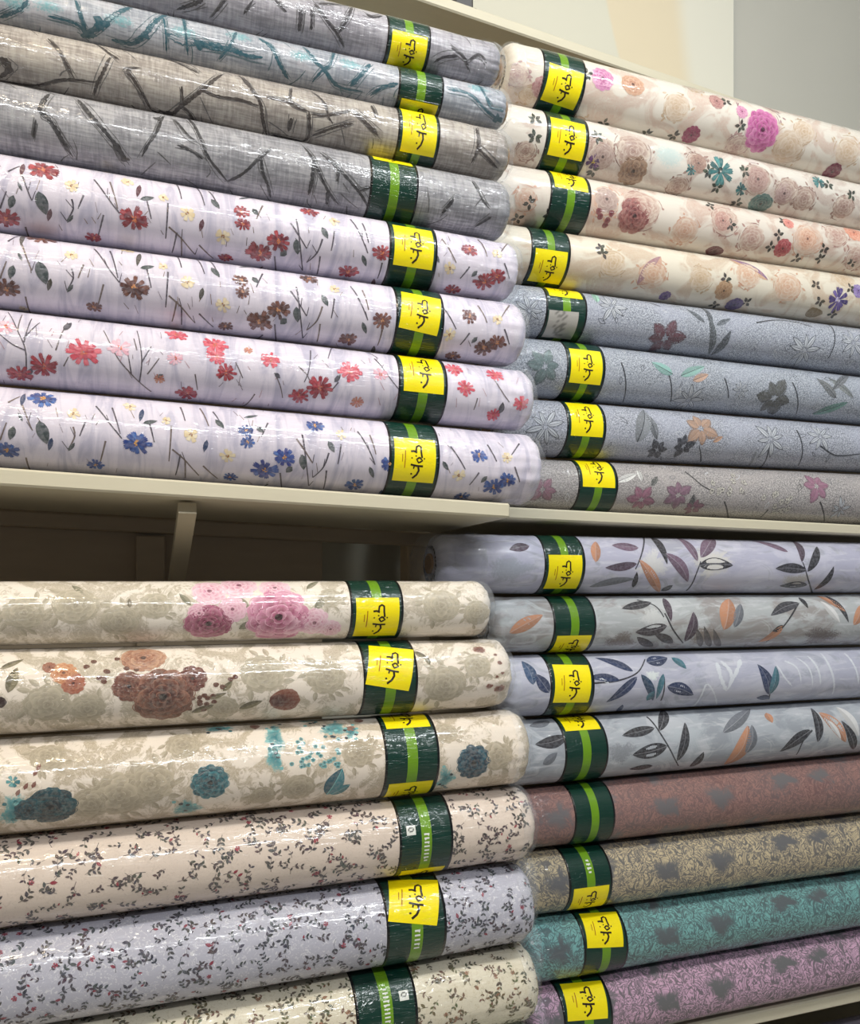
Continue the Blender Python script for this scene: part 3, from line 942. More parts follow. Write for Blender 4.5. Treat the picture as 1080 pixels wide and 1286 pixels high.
BARK = {
 1: [([(255, 0), (235, 8), (222, 12)], 6), ([(318, 0), (310, 12), (306, 18)], 3), ([(345, 0), (360, 15)], 3), ([(378, 10), (375, 40)], 5),
     ([(391, 12), (391, 38)], 4), ([(395, 5), (410, 25), (423, 42), (432, 60)], 4), ([(443, 5), (437, 22), (425, 42)], 4),
     ([(575, 70), (557, 72), (545, 78)], 4), ([(567, 60), (583, 72), (588, 88)], 4), ([(460, 18), (470, 22), (480, 20)], 4), ([(590, 75), (603, 68), (612, 80)], 3),
     ([(283, 0), (265, 22)], 3), ([(400, 5), (440, 8)], 3)],
 2: [([(0, 22), (25, 12), (35, 0)], 6), ([(95, 0), (103, 25), (108, 40)], 5), ([(108, 42), (125, 33), (150, 15), (168, 7)], 7),
     ([(140, 50), (165, 55), (180, 45), (190, 33), (212, 17)], 7), ([(205, 22), (208, 40), (209, 65)], 3), ([(230, 18), (233, 40), (236, 70)], 4),
     ([(210, 43), (230, 52), (255, 55), (275, 64)], 9), ([(250, 55), (270, 60), (290, 62), (310, 70), (330, 72)], 7), ([(297, 40), (290, 55), (275, 75)], 4),
     ([(325, 48), (340, 58), (350, 78), (362, 100)], 6), ([(380, 58), (395, 75), (405, 85), (420, 105), (435, 112), (455, 115)], 5),
     ([(420, 65), (415, 80), (405, 88), (392, 103)], 4), ([(465, 80), (455, 92), (440, 108)], 6), ([(500, 105), (480, 110), (465, 120)], 5),
     ([(597, 100), (610, 120), (617, 135)], 4), ([(617, 135), (634, 140)], 4), ([(563, 112), (590, 118), (612, 140), (628, 152)], 4), ([(60, 20), (95, 30), (108, 42)], 4)],
 3: [([(60, 48), (75, 65), (83, 80), (93, 98)], 4), ([(0, 72), (12, 85), (0, 97)], 9), ([(0, 101), (40, 107), (80, 100), (120, 103)], 4),
     ([(118, 52), (135, 65), (150, 75)], 4), ([(138, 72), (130, 90), (122, 105), (118, 120)], 5), ([(175, 85), (160, 88), (168, 100), (180, 120), (190, 138)], 4),
     ([(190, 138), (210, 145), (228, 133), (255, 112), (280, 93)], 6), ([(228, 133), (240, 145), (250, 160)], 4), ([(205, 72), (230, 82), (250, 92)], 4),
     ([(228, 108), (230, 130)], 3), ([(250, 110), (270, 120), (300, 125), (325, 133)], 4), ([(300, 95), (315, 110), (327, 130), (330, 150), (335, 170)], 5),
     ([(335, 122), (360, 128), (385, 140)], 3), ([(366, 110), (367, 130), (388, 140)], 3), ([(366, 148), (362, 165)], 5), ([(388, 140), (388, 170), (380, 178)], 4),
     ([(392, 115), (408, 130), (412, 145), (418, 155)], 3), ([(392, 170), (420, 160), (443, 155)], 4), ([(443, 138), (460, 155), (475, 170)], 5),
     ([(340, 170), (380, 178)], 4), ([(466, 132), (472, 148)], 3), ([(440, 140), (412, 145), (390, 143)], 3), ([(598, 160), (600, 185), (592, 205)], 4), ([(600, 185), (625, 212)], 4)],
 4: [([(62, 118), (53, 130), (50, 140), (60, 148), (70, 162), (80, 180), (92, 198)], 6), ([(98, 125), (110, 140), (125, 157), (140, 175), (150, 188), (160, 202)], 6),
     ([(142, 178), (152, 192), (158, 203)], 8), ([(205, 146), (197, 165), (185, 183), (178, 197)], 4), ([(218, 150), (235, 168), (250, 180)], 3),
     ([(235, 140), (245, 160), (255, 182), (262, 198), (275, 215), (286, 228)], 4), ([(286, 228), (305, 218), (325, 200), (340, 187)], 4),
     ([(328, 195), (330, 215), (337, 235), (340, 248)], 4), ([(223, 182), (240, 190), (255, 200)], 3), ([(380, 183), (393, 200), (400, 215), (412, 240), (425, 257)], 4),
     ([(393, 203), (392, 225), (387, 245)], 5), ([(402, 192), (420, 207), (440, 228), (455, 247), (463, 262)], 4), ([(425, 212), (424, 228)], 4),
     ([(452, 240), (465, 235)], 3), ([(412, 240), (410, 257)], 5), ([(570, 250), (555, 268)], 5), ([(593, 227), (605, 248), (615, 262)], 3), ([(617, 273), (597, 285)], 3), ([(45, 150), (42, 175)], 3)]}

def bark(i, col, blobs=()):
    def draw(R):
        strokes_px(R, BARK[i], lin(col), 1.0)
        rn = R.rnd
        for (u, v, r) in blobs:
            R.blob(R.px(u, v), r * R.mpp(u) * .8, r * R.mpp(u) * .6, lin(col), n=18, rough=.5, layer=1)
        for k in range(26):               # thin hairline cracks between the branches
            u, v = rn.uniform(0, 630), {1: 0, 2: 20, 3: 70, 4: 140}[i] + rn.uniform(0, 80)
            a, b = R.px(u, v + u * .19); an = rn.choice((rn.uniform(-1.2, -.5), rn.uniform(.7, 1.8)))
            l = rn.uniform(.015, .045)
            R.stroke([(a, b), (a + math.cos(an) * l * .5 + rn.uniform(-.004, .004), b + math.sin(an) * l * .5), (a + math.cos(an) * l, b + math.sin(an) * l)], .0022, .001, tuple(lerp(c, .28, .4) for c in lin(col)), True, -1)
        if i == 2:                        # soft washes of teal along the upper side
            for (u, v) in ((20, 5), (60, 8), (150, 25), (230, 40), (300, 45), (440, 80), (600, 110), (380, 70)):
                R.blob(R.px(u, v), .03, .014, lin((120, 172, 178)), ac=.62, ae=0.0, n=14, layer=-1)
    return draw

# wildflower print: one repeat shared by three colourways
WF = [(53, 212, 20), (168, 275, 19), (8, 275, 16), (118, 299, 11), (303, 266, 11), (305, 281, 10), (326, 318, 18), (350, 303, 15), (388, 265, 13), (480, 318, 13),
      (437, 342, 14), (590, 313, 12), (608, 354, 15), (625, 347, 13), (568, 364, 12), (283, 324, 10)]
WD = [(90, 233, 7), (160, 228, 7), (235, 268, 8), (280, 297, 8), (565, 337, 7), (205, 248, 5), (420, 278, 6), (625, 318, 6), (520, 300, 5), (30, 300, 5)]
WT = [[(118, 225), (135, 248), (150, 268)], [(138, 228), (148, 262)], [(27, 218), (35, 240), (40, 252)], [(90, 250), (92, 262), (84, 278)], [(222, 232), (228, 250)],
      [(246, 235), (257, 258)], [(262, 240), (275, 262)], [(211, 255), (208, 300)], [(212, 285), (228, 300), (245, 320)], [(222, 292), (216, 318)], [(228, 300), (228, 322)],
      [(365, 280), (378, 300), (385, 312)], [(372, 275), (377, 310), (380, 340)], [(420, 290), (416, 315)], [(440, 275), (455, 300), (462, 318)], [(455, 280), (463, 305)],
      [(330, 335), (318, 345)], [(402, 322), (398, 345)], [(480, 330), (474, 350)], [(555, 300), (573, 330)], [(590, 335), (578, 350)], [(600, 300), (612, 322)], [(634, 330), (640, 350)],
      [(0, 262), (8, 240)], [(130, 270), (122, 300)], [(184, 250), (190, 275)], [(330, 258), (322, 275)], [(32, 285), (40, 312)], [(345, 322), (347, 345)],
      [(405, 300), (398, 318), (385, 330)], [(250, 308), (268, 325)], [(105, 245), (98, 262)], [(10, 215), (25, 208)], [(640, 300), (630, 315)]]
WL = [(17, 245, 12, 262, 9), (48, 240, 58, 270, 15), (176, 250, 194, 248, 6), (317, 262, 324, 270, 8), (265, 250, 276, 262, 8), (372, 300, 374, 320, 10), (404, 285, 412, 300, 8),
      (92, 270, 84, 280, 5), (360, 315, 352, 322, 9), (300, 250, 318, 248, 5), (28, 240, 22, 228, 4), (545, 318, 552, 330, 6), (455, 320, 460, 335, 6), (600, 340, 592, 348, 6)]

def wild(du, dv, dark, light, heart, budcol):
    def draw(R):
        def p(u, v): return R.px(u + du(u), v + dv(u))
        tw = lin((92, 84, 96)); tw2 = lin((120, 104, 96))
        rn = R.rnd
        for t in WT:
            R.stroke([p(*q) for q in t], R.mpp(t[0][0]) * 2.3, R.mpp(t[0][0]) * 1.4, rn.choice((tw, tw2, lin((78, 70, 84)))), layer=0)
            if len(t) > 2:
                for q in t[1:]:
                    a = p(*q); an = rn.uniform(1.2, 2.4)
                    R.stroke([a, (a[0] + math.cos(an) * .014, a[1] + math.sin(an) * .014)], R.mpp(q[0]) * 1.2, R.mpp(q[0]) * .8, tw, layer=0)
        for k in range(90):               # stray hairs and seeds
            u, v = rn.uniform(0, 640), rn.uniform(200, 370)
            a = p(u, v); an = rn.uniform(.9, 2.3); l = rn.uniform(.006, .016)
            R.stroke([a, (a[0] + math.cos(an) * l, a[1] + math.sin(an) * l)], .0011, .0008, rn.choice((tw2, lin((170, 160, 170)), lin((150, 130, 118)))), layer=0)
        for (a, b, c, d, w) in WL:
            R.leaf(p(a, b), p(c, d), w * R.mpp(a), lin((70, 82, 84)), lin((96, 104, 104)), layer=1)
        for (u, v, r) in WD:
            R.flower(p(u, v), r * 1.3 * R.mpp(u), lin((226, 208, 170)), lin((244, 236, 214)), lin((176, 130, 70)), 7, layer=1)
        for i, (u, v, r) in enumerate(WF):
            c = p(u, v); m = R.mpp(u)
            d2 = tuple(x * rn.uniform(.75, 1.2) for x in dark)
            R.flower(c, r * m * 1.05, d2, light, heart, 10, layer=1, squash=.85)
            R.flower(c, r * m * .68, tuple(x * .8 for x in d2), tuple(lerp(d2[k], light[k], .6) for k in range(3)), heart, 8, layer=4, squash=.85)
        for (u, v) in ((30, 205), (64, 262), (176, 232), (255, 275), (470, 350), (600, 375)):
            R.leaf(p(u, v), p(u - 4, v + 16), 6 * R.mpp(u), budcol, layer=1)
    return draw

def wild_pink(R):
    rn = R.rnd
    FL_ = [(105, 442, 20, 0), (55, 460, 18, 1), (25, 470, 15, 1), (222, 420, 14, 0), (270, 433, 16, 0), (272, 447, 13, 0), (284, 468, 13, 1), (340, 452, 13, 0), (235, 494, 15, 1),
           (440, 467, 16, 0), (402, 487, 17, 1), (376, 497, 13, 1), (570, 463, 13, 0), (585, 487, 12, 0), (622, 470, 12, 0), (655, 507, 11, 0), (118, 495, 8, 2), (448, 505, 9, 2), (478, 470, 10, 3),
           (150, 437, 14, 3), (220, 450, 10, 3), (8, 410, 12, 3), (200, 476, 7, 2), (312, 440, 6, 2), (620, 522, 10, 0)]
    pal = [(lin((205, 62, 88)), lin((238, 138, 150))), (lin((150, 22, 52)), lin((205, 70, 84))), (lin((190, 120, 100)), lin((225, 180, 150))), (lin((226, 170, 186)), lin((240, 214, 224)))]
    tw = lin((88, 80, 92))
    for t in ([(33, 470), (32, 440), (22, 415), (10, 392)], [(30, 430), (40, 400)], [(32, 440), (15, 432), (0, 420)], [(22, 415), (28, 395)], [(30, 425), (50, 405)], [(70, 440), (78, 418), (85, 405)],
              [(190, 492), (165, 470), (145, 445), (130, 415)], [(165, 470), (160, 440)], [(175, 480), (178, 450), (172, 415)], [(178, 455), (190, 435)], [(172, 440), (168, 425)], [(185, 470), (200, 450)],
              [(345, 468), (352, 485), (355, 500)], [(320, 495), (300, 512)], [(375, 460), (385, 470), (390, 480)], [(470, 450), (490, 475), (510, 500)], [(425, 480), (415, 492)], [(620, 475), (630, 490), (640, 505)],
              [(600, 500), (595, 515)], [(80, 460), (86, 448)], [(245, 470), (248, 490)], [(296, 455), (305, 475)], [(390, 440), (388, 465), (382, 480)], [(418, 425), (412, 450)], [(455, 435), (475, 450)]):
        R.stroke([R.px(*q) for q in t], R.mpp(t[0][0]) * 1.9, R.mpp(t[0][0]) * 1.1, rn.choice((tw, lin((110, 98, 100)))), layer=0)
    for k in range(90):
        u, v = rn.uniform(0, 650), rn.uniform(400, 520)
        a = R.px(u, v); an = rn.uniform(.9, 2.3); l = rn.uniform(.006, .016)
        R.stroke([a, (a[0] + math.cos(an) * l, a[1] + math.sin(an) * l)], .0012, .0008, rn.choice((lin((150, 140, 150)), lin((190, 160, 170)))), layer=0)
    for (a, b, c, d, w) in ((80, 415, 90, 405, 8), (40, 462, 36, 472, 6), (345, 468, 352, 475, 6), (628, 520, 632, 505, 8), (420, 480, 428, 470, 6), (195, 475, 205, 470, 5)):
        R.leaf(R.px(a, b), R.px(c, d), w * R.mpp(a), lin((84, 82, 90)), layer=1)
    for (u, v, r, k) in FL_:
        c = R.px(u, v); m = R.mpp(u); d, l = pal[k]
        R.flower(c, r * m * 1.08, d, l, lin((214, 120, 90)), 11, layer=1, squash=.9)
        if k < 2: R.flower(c, r * m * .68, tuple(x * .85 for x in d), l, lin((214, 120, 90)), 8, layer=4, squash=.9)

# rose prints of the lower left stack
def soft_roses(R, spots, col0, col20):
    """tonal roses of the damask ground, little darker than the cloth"""
    for (u, v, r) in spots:
        c = R.px(u, v); m = R.mpp(u)
        cr = lin((212, 203, 186))
        col, col2 = tuple(lerp(col0[k], cr[k], .35) for k in range(3)), tuple(lerp(col20[k], cr[k], .35) for k in range(3))
        R.rose(c, r * m * .85, tuple(x * .82 for x in col), col, tuple(min(1, x * 1.18) for x in col2), layer=-1, squash=.9, contrast=False)
        for k in range(7):
            a = R.rnd.random() * 6.28
            b = (c[0] + math.cos(a) * r * m * .8, c[1] + math.sin(a) * r * m * .75)
            R.leaf(b, (b[0] + math.cos(a + .6) * r * m * .5, b[1] + math.sin(a + .6) * r * m * .5), r * m * .22, col, col2, layer=-1)

def rose_pink(R):
    soft_roses(R, [(30, 770, 30), (95, 760, 34), (150, 780, 28), (195, 760, 24), (555, 760, 30), (600, 770, 22), (415, 750, 18)], lin((168, 160, 140)), lin((190, 182, 162)))
    g = lin((134, 132, 110))
    for (a, b, c, d, w) in ((300, 790, 318, 780, 10), (312, 765, 300, 750, 9), (395, 765, 412, 748, 10), (240, 760, 225, 745, 8), (385, 740, 400, 730, 8), (105, 745, 90, 735, 8)):
        R.leaf(R.px(a, b), R.px(c, d), w * R.mpp(a), g, lin((160, 156, 136)), layer=0)
    P = [lin((150, 60, 92)), lin((206, 128, 158)), lin((240, 204, 216))]
    for (u, v, r, k) in ((263, 742, 22, 1), (300, 735, 24, 1), (345, 738, 20, 1), (395, 782, 20, 1), (415, 790, 14, 1), (250, 770, 14, 0), (292, 765, 18, 0)):
        c = R.px(u, v); m = R.mpp(u)
        R.rose(c, r * m, P[1], P[2], lin((246, 226, 232)) if k else P[2], layer=0)
    m = R.mpp(270)
    R.rose(R.px(262, 783), 30 * m, lin((96, 20, 50)), lin((164, 78, 112)), lin((214, 150, 174)), layer=1, squash=.8)
    R.rose(R.px(350, 775), 42 * m, lin((140, 44, 84)), lin((214, 134, 168)), lin((244, 208, 222)), layer=2, deep=lin((70, 16, 36)))

def rose_brown(R):
    soft_roses(R, [(60, 885, 34), (110, 890, 26), (330, 845, 34), (410, 850, 30), (280, 890, 24), (560, 860, 34), (600, 835, 22)], lin((164, 156, 136)), lin((186, 178, 158)))
    br = lin((92, 52, 40))
    for k in range(30):
        u, v = R.rnd.choice(((135, 860), (140, 880), (255, 870), (245, 885), (150, 840), (275, 862), (130, 840), (265, 880)))
        u += R.rnd.uniform(-22, 22); v += R.rnd.uniform(-16, 16)
        R.blob(R.px(u, v), .0042, .0036, br, lin((128, 84, 66)), n=8, layer=1)
    for (a, b, c, d, w) in ((0, 840, 30, 828, 8), (10, 870, 22, 838, 14), (280, 868, 292, 855, 8), (262, 878, 285, 870, 6), (300, 890, 330, 880, 10), (240, 895, 270, 885, 9), (520, 818, 538, 828, 8), (535, 825, 540, 835, 7)):
        R.leaf(R.px(a, b), R.px(c, d), w * R.mpp(a), lin((110, 104, 80)), lin((140, 132, 104)), layer=1)
    R.blob(R.px(0, 882), .008, .008, lin((60, 26, 24)), n=10, layer=2)
    m = R.mpp(200)
    R.rose(R.px(80, 845), 15 * m, lin((170, 96, 56)), lin((206, 150, 110)), lin((226, 186, 150)), layer=1)
    R.rose(R.px(92, 858), 14 * m, lin((130, 72, 62)), lin((176, 110, 90)), lin((206, 150, 120)), layer=1)
    R.rose(R.px(62, 838), 8 * m, lin((120, 72, 58)), lin((160, 104, 84)), lin((190, 140, 116)), layer=1)
    R.rose(R.px(180, 826), 28 * m, lin((130, 80, 62)), lin((176, 128, 104)), lin((214, 180, 152)), layer=0, squash=.7)
    R.rose(R.px(162, 862), 20 * m, lin((80, 40, 34)), lin((120, 74, 60)), lin((160, 114, 96)), layer=1)
    R.rose(R.px(242, 852), 18 * m, lin((76, 34, 30)), lin((112, 60, 50)), lin((150, 98, 82)), layer=1)
    R.rose(R.px(205, 875), 38 * m, lin((58, 26, 24)), lin((112, 66, 54)), lin((180, 134, 112)), layer=3, deep=lin((34, 14, 16)))
    R.blob(R.px(358, 880), 21 * m, 17 * m, lin((104, 52, 42)), lin((150, 92, 72)), 1, .7, 16, .1, 0, 1)
    R.blob(R.px(350, 880), 12 * m, 10 * m, lin((84, 36, 32)), lin((112, 60, 48)), 1, .8, 12, .15, 0, 2)
    for (u, v, r) in ((602, 815, 10), (628, 832, 4), (625, 850, 3), (632, 845, 3), (615, 862, 6), (628, 866, 9), (622, 822, 3)):
        R.blob(R.px(u, v), r * m, r * m * .8, lin((110, 62, 50)), lin((150, 100, 82)), 1, .5, 10, .2, 0, 1)

def rose_teal(R):
    soft_roses(R, [(150, 1000, 40), (115, 1010, 30), (190, 985, 34), (230, 935, 26), (60, 950, 26), (375, 990, 26), (450, 945, 26), (330, 1000, 20), (625, 950, 26), (560, 920, 20)], lin((158, 146, 122)), lin((184, 172, 150)))
    m = R.mpp(200)
    tq, dk, lt = lin((52, 128, 136)), lin((14, 58, 72)), lin((134, 194, 194))
    for (u, v, rx, ry) in ((345, 925, 15, 26), (345, 950, 14, 26), (420, 915, 22, 16), (385, 905, 18, 12), (20, 1018, 22, 24), (275, 915, 24, 9), (235, 1015, 24, 16), (560, 978, 16, 22), (440, 920, 12, 14)):
        R.blob(R.px(u, v), rx * m, ry * m, tq, lt, .96, 0.1, 18, .35, 0, 0)
        for k in range(10):
            p = R.px(u + R.rnd.uniform(-.7, .7) * rx, v + R.rnd.uniform(-.7, .7) * ry)
            R.blob(p, .0032, .0026, R.rnd.choice((dk, lt, tq)), n=7, layer=1)
    for k in range(34):
        p = R.px(395 + R.rnd.uniform(-32, 32), 945 + R.rnd.uniform(-18, 18))
        R.blob(p, .0036, .0034, R.rnd.choice((dk, lin((30, 92, 104)))), lt, n=7, layer=1)
    R.leaf(R.px(410, 998), R.px(430, 965), 26 * m, lin((36, 102, 118)), lin((70, 142, 152)), lt, layer=1)
    R.leaf(R.px(415, 998), R.px(440, 985), 14 * m, lin((70, 142, 152)), tq, lt, layer=1)
    R.rose(R.px(264, 983), 24 * m, lin((8, 44, 58)), lin((24, 84, 98)), lin((96, 160, 166)), layer=1)
    R.rose(R.px(64, 1014), 30 * m, lin((6, 26, 38)), lin((16, 54, 68)), lin((54, 112, 120)), layer=1, squash=.85)
    R.rose(R.px(36, 1018), 16 * m, lin((10, 38, 50)), lin((20, 66, 80)), lin((60, 120, 130)), layer=2)
    R.rose(R.px(595, 958), 26 * m, lin((6, 26, 44)), lin((14, 54, 76)), lin((60, 124, 140)), layer=1, squash=1.1)
    R.flower(R.px(16, 982), 8 * m, tq, lt, lin((230, 226, 200)), 6, layer=1)
    for (u, v) in ((42, 975), (30, 992), (40, 990), (46, 968), (20, 1000)):
        R.leaf(R.px(u, v), R.px(u + 5, v - 9), 5 * m, lin((140, 96, 84)), layer=1)
    for (u, v) in ((320, 913), (450, 905), (440, 915)):
        R.blob(R.px(u, v), 7 * m, 6 * m, lin((146, 110, 96)), n=8, layer=1)

def sprigs(cols, red, step, L, lsz=.3, seedoff=0):
    def draw(R):
        rn = R.rnd
        tot = 2 * math.pi * R.r0
        s = R.s0
        na = max(6, int(tot / step))
        while s < R.s1:
            for j in range(na):
                a = tot * (j / na - .5) + rn.uniform(-.4, .4) * step
                R.sprig((s + rn.uniform(-.45, .45) * step, a), rn.uniform(0, 6.28), L * rn.uniform(.7, 1.15), rn.choice(cols), rn.choice((2, 3, 3)), .5, red, lsz)
                if rn.random() < .06 and red:
                    c = (s + rn.uniform(-.5, .5) * step, a + rn.uniform(-.4, .4) * step)
                    R.flower(c, L * .2, red, tuple(min(1, x * 1.5 + .05) for x in red), lin((90, 30, 40)), 5, layer=1)
            s += step
        R.repeat = lambda ds: None
    return draw

# cream rolls of the upper right stack
def leaves_at(R, lst, col, col2=None):
    for (a, b, c, d, w) in lst:
        R.leaf(R.px(a, b), R.px(c, d), w * R.mpp(a), col, col2, layer=2)
def clump(R, u, v, n, r, l, col):
    for i in range(n):
        an = 6.28 * i / n + R.rnd.random()
        p = R.px(u, v)
        x, y = p[0] + math.cos(an) * r, p[1] + math.sin(an) * r
        R.leaf((p[0] + math.cos(an) * r * .3, p[1] + math.sin(an) * r * .3), (x + math.cos(an) * l, y + math.sin(an) * l), l * .75, tuple(q * R.rnd.uniform(.7, 1.3) for q in col), layer=2)
def outline_rose(R, u, v, r, col, fill=None, rings=3):
    """pale tonal rose with a few broken outlines"""
    c = R.px(u, v); m = R.mpp(u)
    base = fill or lin((222, 206, 190))
    if rings > 1:
        mid = tuple(lerp(base[k], col[k], .45) for k in range(3))
        R.rose(c, r * m * .95, tuple(lerp(base[k], col[k], .8) for k in range(3)), mid, lin((228, 218, 204)), layer=-1, squash=.9, contrast=False)
    for i in range(9):
        a0 = R.rnd.random() * 6.28; q = r * m * R.rnd.uniform(.8, 1.15)
        R.stroke([(c[0] + math.cos(a0 + d) * q, c[1] + math.sin(a0 + d) * q * .9) for d in (0, .2, .45)], .0016, .001, col, layer=0)
        x, y = c[0] + math.cos(a0) * q * 1.1, c[1] + math.sin(a0) * q
        R.leaf((x, y), (x + R.rnd.uniform(-.012, .012), y + R.rnd.uniform(-.012, .012)), .005, tuple(lerp(base[k], col[k], .7) for k in range(3)), layer=-1)
PEACH, MAUVE, TAN = lin((206, 160, 136)), lin((176, 140, 144)), lin((196, 172, 142))
DKL = lin((62, 66, 54))
def cream1(R):
    for (u, v, r) in ((850, 135, 20), (870, 110, 16), (990, 185, 24), (1010, 165, 18), (650, 95, 16), (665, 120, 14), (720, 155, 20), (925, 185, 18), (1065, 190, 20)):
        outline_rose(R, u, v, r, R.rnd.choice((PEACH, TAN, MAUVE)), lin((226, 206, 188)))
    m = R.mpp(950)
    outline_rose(R, 955, 150, 34, lin((150, 104, 120)), None, 1)
    R.rose(R.px(958, 163), 25 * m, lin((140, 34, 104)), lin((196, 92, 158)), lin((228, 160, 200)), layer=1, squash=1.15)
    R.rose(R.px(757, 98), 15 * m, lin((160, 70, 130)), lin((206, 130, 176)), lin((234, 190, 214)), layer=1)
    R.rose(R.px(795, 106), 16 * m, lin((164, 112, 90)), lin((204, 160, 132)), lin((226, 196, 172)), layer=1, squash=.8)
    R.rose(R.px(868, 170), 12 * m, lin((104, 22, 62)), lin((150, 52, 96)), lin((186, 100, 134)), layer=1)
    R.rose(R.px(900, 127), 11 * m, lin((150, 96, 98)), lin((186, 140, 136)), lin((214, 176, 166)), layer=1)
    R.rose(R.px(932, 140), 9 * m, lin((180, 90, 140)), lin((214, 150, 182)), lin((234, 190, 210)), layer=1)
    R.rose(R.px(1045, 216), 13 * m, lin((86, 18, 48)), lin((128, 42, 76)), lin((160, 80, 104)), layer=1)
    R.rose(R.px(680, 110), 12 * m, lin((150, 100, 104)), lin((186, 142, 142)), lin((210, 176, 172)), layer=1)
    for (u, v) in ((930, 158), (812, 168), (846, 170), (912, 128), (738, 92), (758, 155)):
        clump(R, u, v, 5, .005, .009, DKL)
def cream2(R):
    m = R.mpp(900)
    for (u, v, r) in ((795, 190, 26), (755, 190, 22), (950, 225, 24), (988, 240, 20), (875, 205, 16), (850, 235, 16), (1010, 250, 18), (660, 190, 14), (1060, 260, 18)):
        outline_rose(R, u, v, r, lin((150, 118, 110)), lin((204, 180, 168)))
    R.blob(R.px(840, 195), .05, .03, lin((200, 212, 208)), ac=.8, ae=0, n=16, layer=-1)
    R.rose(R.px(795, 215), 19 * m, lin((96, 70, 56)), lin((150, 120, 100)), lin((186, 160, 136)), layer=1, squash=1.05)
    R.rose(R.px(757, 197), 15 * m, lin((150, 126, 120)), lin((186, 164, 156)), lin((206, 188, 178)), layer=1)
    R.rose(R.px(877, 205), 12 * m, lin((136, 104, 96)), lin((172, 142, 130)), lin((196, 170, 156)), layer=1)
    R.rose(R.px(952, 225), 17 * m, lin((150, 116, 112)), lin((186, 156, 148)), lin((206, 180, 170)), layer=1)
    R.rose(R.px(985, 243), 15 * m, lin((150, 120, 120)), lin((184, 158, 154)), lin((206, 186, 178)), layer=0)
    for (u, v, r) in ((905, 215, 20), (868, 213, 8), (1028, 228, 11), (930, 238, 9)):
        R.flower(R.px(u, v), r * m, lin((24, 92, 96)), lin((96, 172, 172)), lin((30, 60, 60)), 10, layer=1)
    R.rose(R.px(955, 256), 18 * m, lin((36, 74, 76)), lin((84, 124, 122)), lin((140, 168, 160)), layer=1, squash=.75)
    R.flower(R.px(745, 203), 10 * m, lin((70, 30, 90)), lin((130, 80, 150)), lin((200, 180, 60)), 6, layer=2)
    for (u, v) in ((745, 215), (900, 235), (925, 255), (750, 172), (1070, 245), (935, 215), (672, 150), (672, 172), (1040, 232), (890, 215)):
        clump(R, u, v, 5, .005, .010, lin((58, 70, 56)))
def cream3(R):
    m = R.mpp(900)
    for (u, v, r) in ((805, 262, 30), (760, 252, 22), (910, 275, 22), (1015, 300, 24), (860, 290, 20), (1050, 295, 20), (945, 300, 20), (935, 330, 16), (660, 250, 16), (1075, 325, 18)):
        outline_rose(R, u, v, r, R.rnd.choice((lin((170, 126, 120)), PEACH)), lin((222, 200, 184)))
    R.rose(R.px(797, 271), 22 * m, lin((98, 34, 44)), lin((150, 84, 84)), lin((196, 146, 138)), layer=1, squash=1.05)
    R.rose(R.px(762, 250), 16 * m, lin((156, 130, 126)), lin((190, 168, 160)), lin((208, 190, 180)), layer=1)
    for (u, v) in ((754, 272), (763, 277), (768, 268), (752, 265), (760, 283)):
        R.blob(R.px(u, v), 4 * m, 4 * m, lin((112, 36, 52)), lin((160, 96, 100)), n=9, layer=2)
    R.rose(R.px(983, 312), 13 * m, lin((130, 26, 44)), lin((178, 70, 84)), lin((210, 130, 130)), layer=2)
    R.rose(R.px(990, 280), 9 * m, lin((200, 90, 90)), lin((220, 140, 130)), lin((236, 190, 176)), layer=2)
    R.rose(R.px(908, 277), 13 * m, lin((160, 116, 112)), lin((196, 156, 146)), lin((214, 184, 170)), layer=1)
    R.rose(R.px(1014, 300), 15 * m, lin((196, 140, 116)), lin((216, 176, 152)), lin((232, 206, 186)), layer=1)
    R.rose(R.px(1072, 292), 16 * m, lin((206, 120, 92)), lin((226, 160, 134)), lin((238, 196, 176)), layer=1)
    R.blob(R.px(897, 316), 14 * m, 9 * m, lin((84, 22, 36)), lin((120, 50, 60)), n=12, layer=1)
    for (u, v) in ((984, 278), (978, 295), (968, 310), (1000, 325), (1035, 312), (892, 258), (1030, 325), (918, 282), (665, 255), (690, 270), (1070, 330), (650, 275)):
        clump(R, u, v, 4, .004, .010, lin((52, 48, 40)))
def cream4(R):
    m = R.mpp(900)
    for (u, v, r) in ((820, 345, 22), (990, 360, 22), (880, 350, 18), (940, 345, 20), (770, 330, 20), (1060, 350, 18)):
        outline_rose(R, u, v, r, R.rnd.choice((PEACH, TAN)), lin((222, 202, 176)))
    R.leaf(R.px(800, 358), R.px(830, 322), 22 * m, lin((176, 140, 146)), lin((206, 170, 150)), layer=1)
    R.leaf(R.px(915, 325), R.px(965, 352), 16 * m, lin((150, 116, 150)), lin((206, 172, 146)), layer=1)
    R.rose(R.px(909, 365), 13 * m, lin((150, 112, 84)), lin((186, 152, 120)), lin((210, 184, 152)), layer=1)
    R.rose(R.px(922, 383), 13 * m, lin((40, 28, 72)), lin((84, 66, 120)), lin((130, 112, 160)), layer=2, squash=.8)
    R.rose(R.px(835, 372), 8 * m, lin((60, 30, 90)), lin((100, 70, 130)), lin((150, 126, 170)), layer=1)
    R.flower(R.px(1052, 377), 18 * m, lin((64, 44, 120)), lin((136, 116, 186)), lin((200, 190, 220)), 11, layer=1)
    R.rose(R.px(1078, 365), 10 * m, lin((90, 60, 140)), lin((140, 116, 180)), lin((190, 176, 214)), layer=1)
    R.blob(R.px(1022, 393), 14 * m, 8 * m, lin((150, 132, 100)), n=12, layer=1)
    for (u, v) in ((1025, 358), (1030, 378), (1068, 362), (897, 383), (937, 380), (912, 350), (755, 312), (1045, 395), (757, 318)):
        clump(R, u, v, 4, .004, .010, lin((66, 64, 56)))

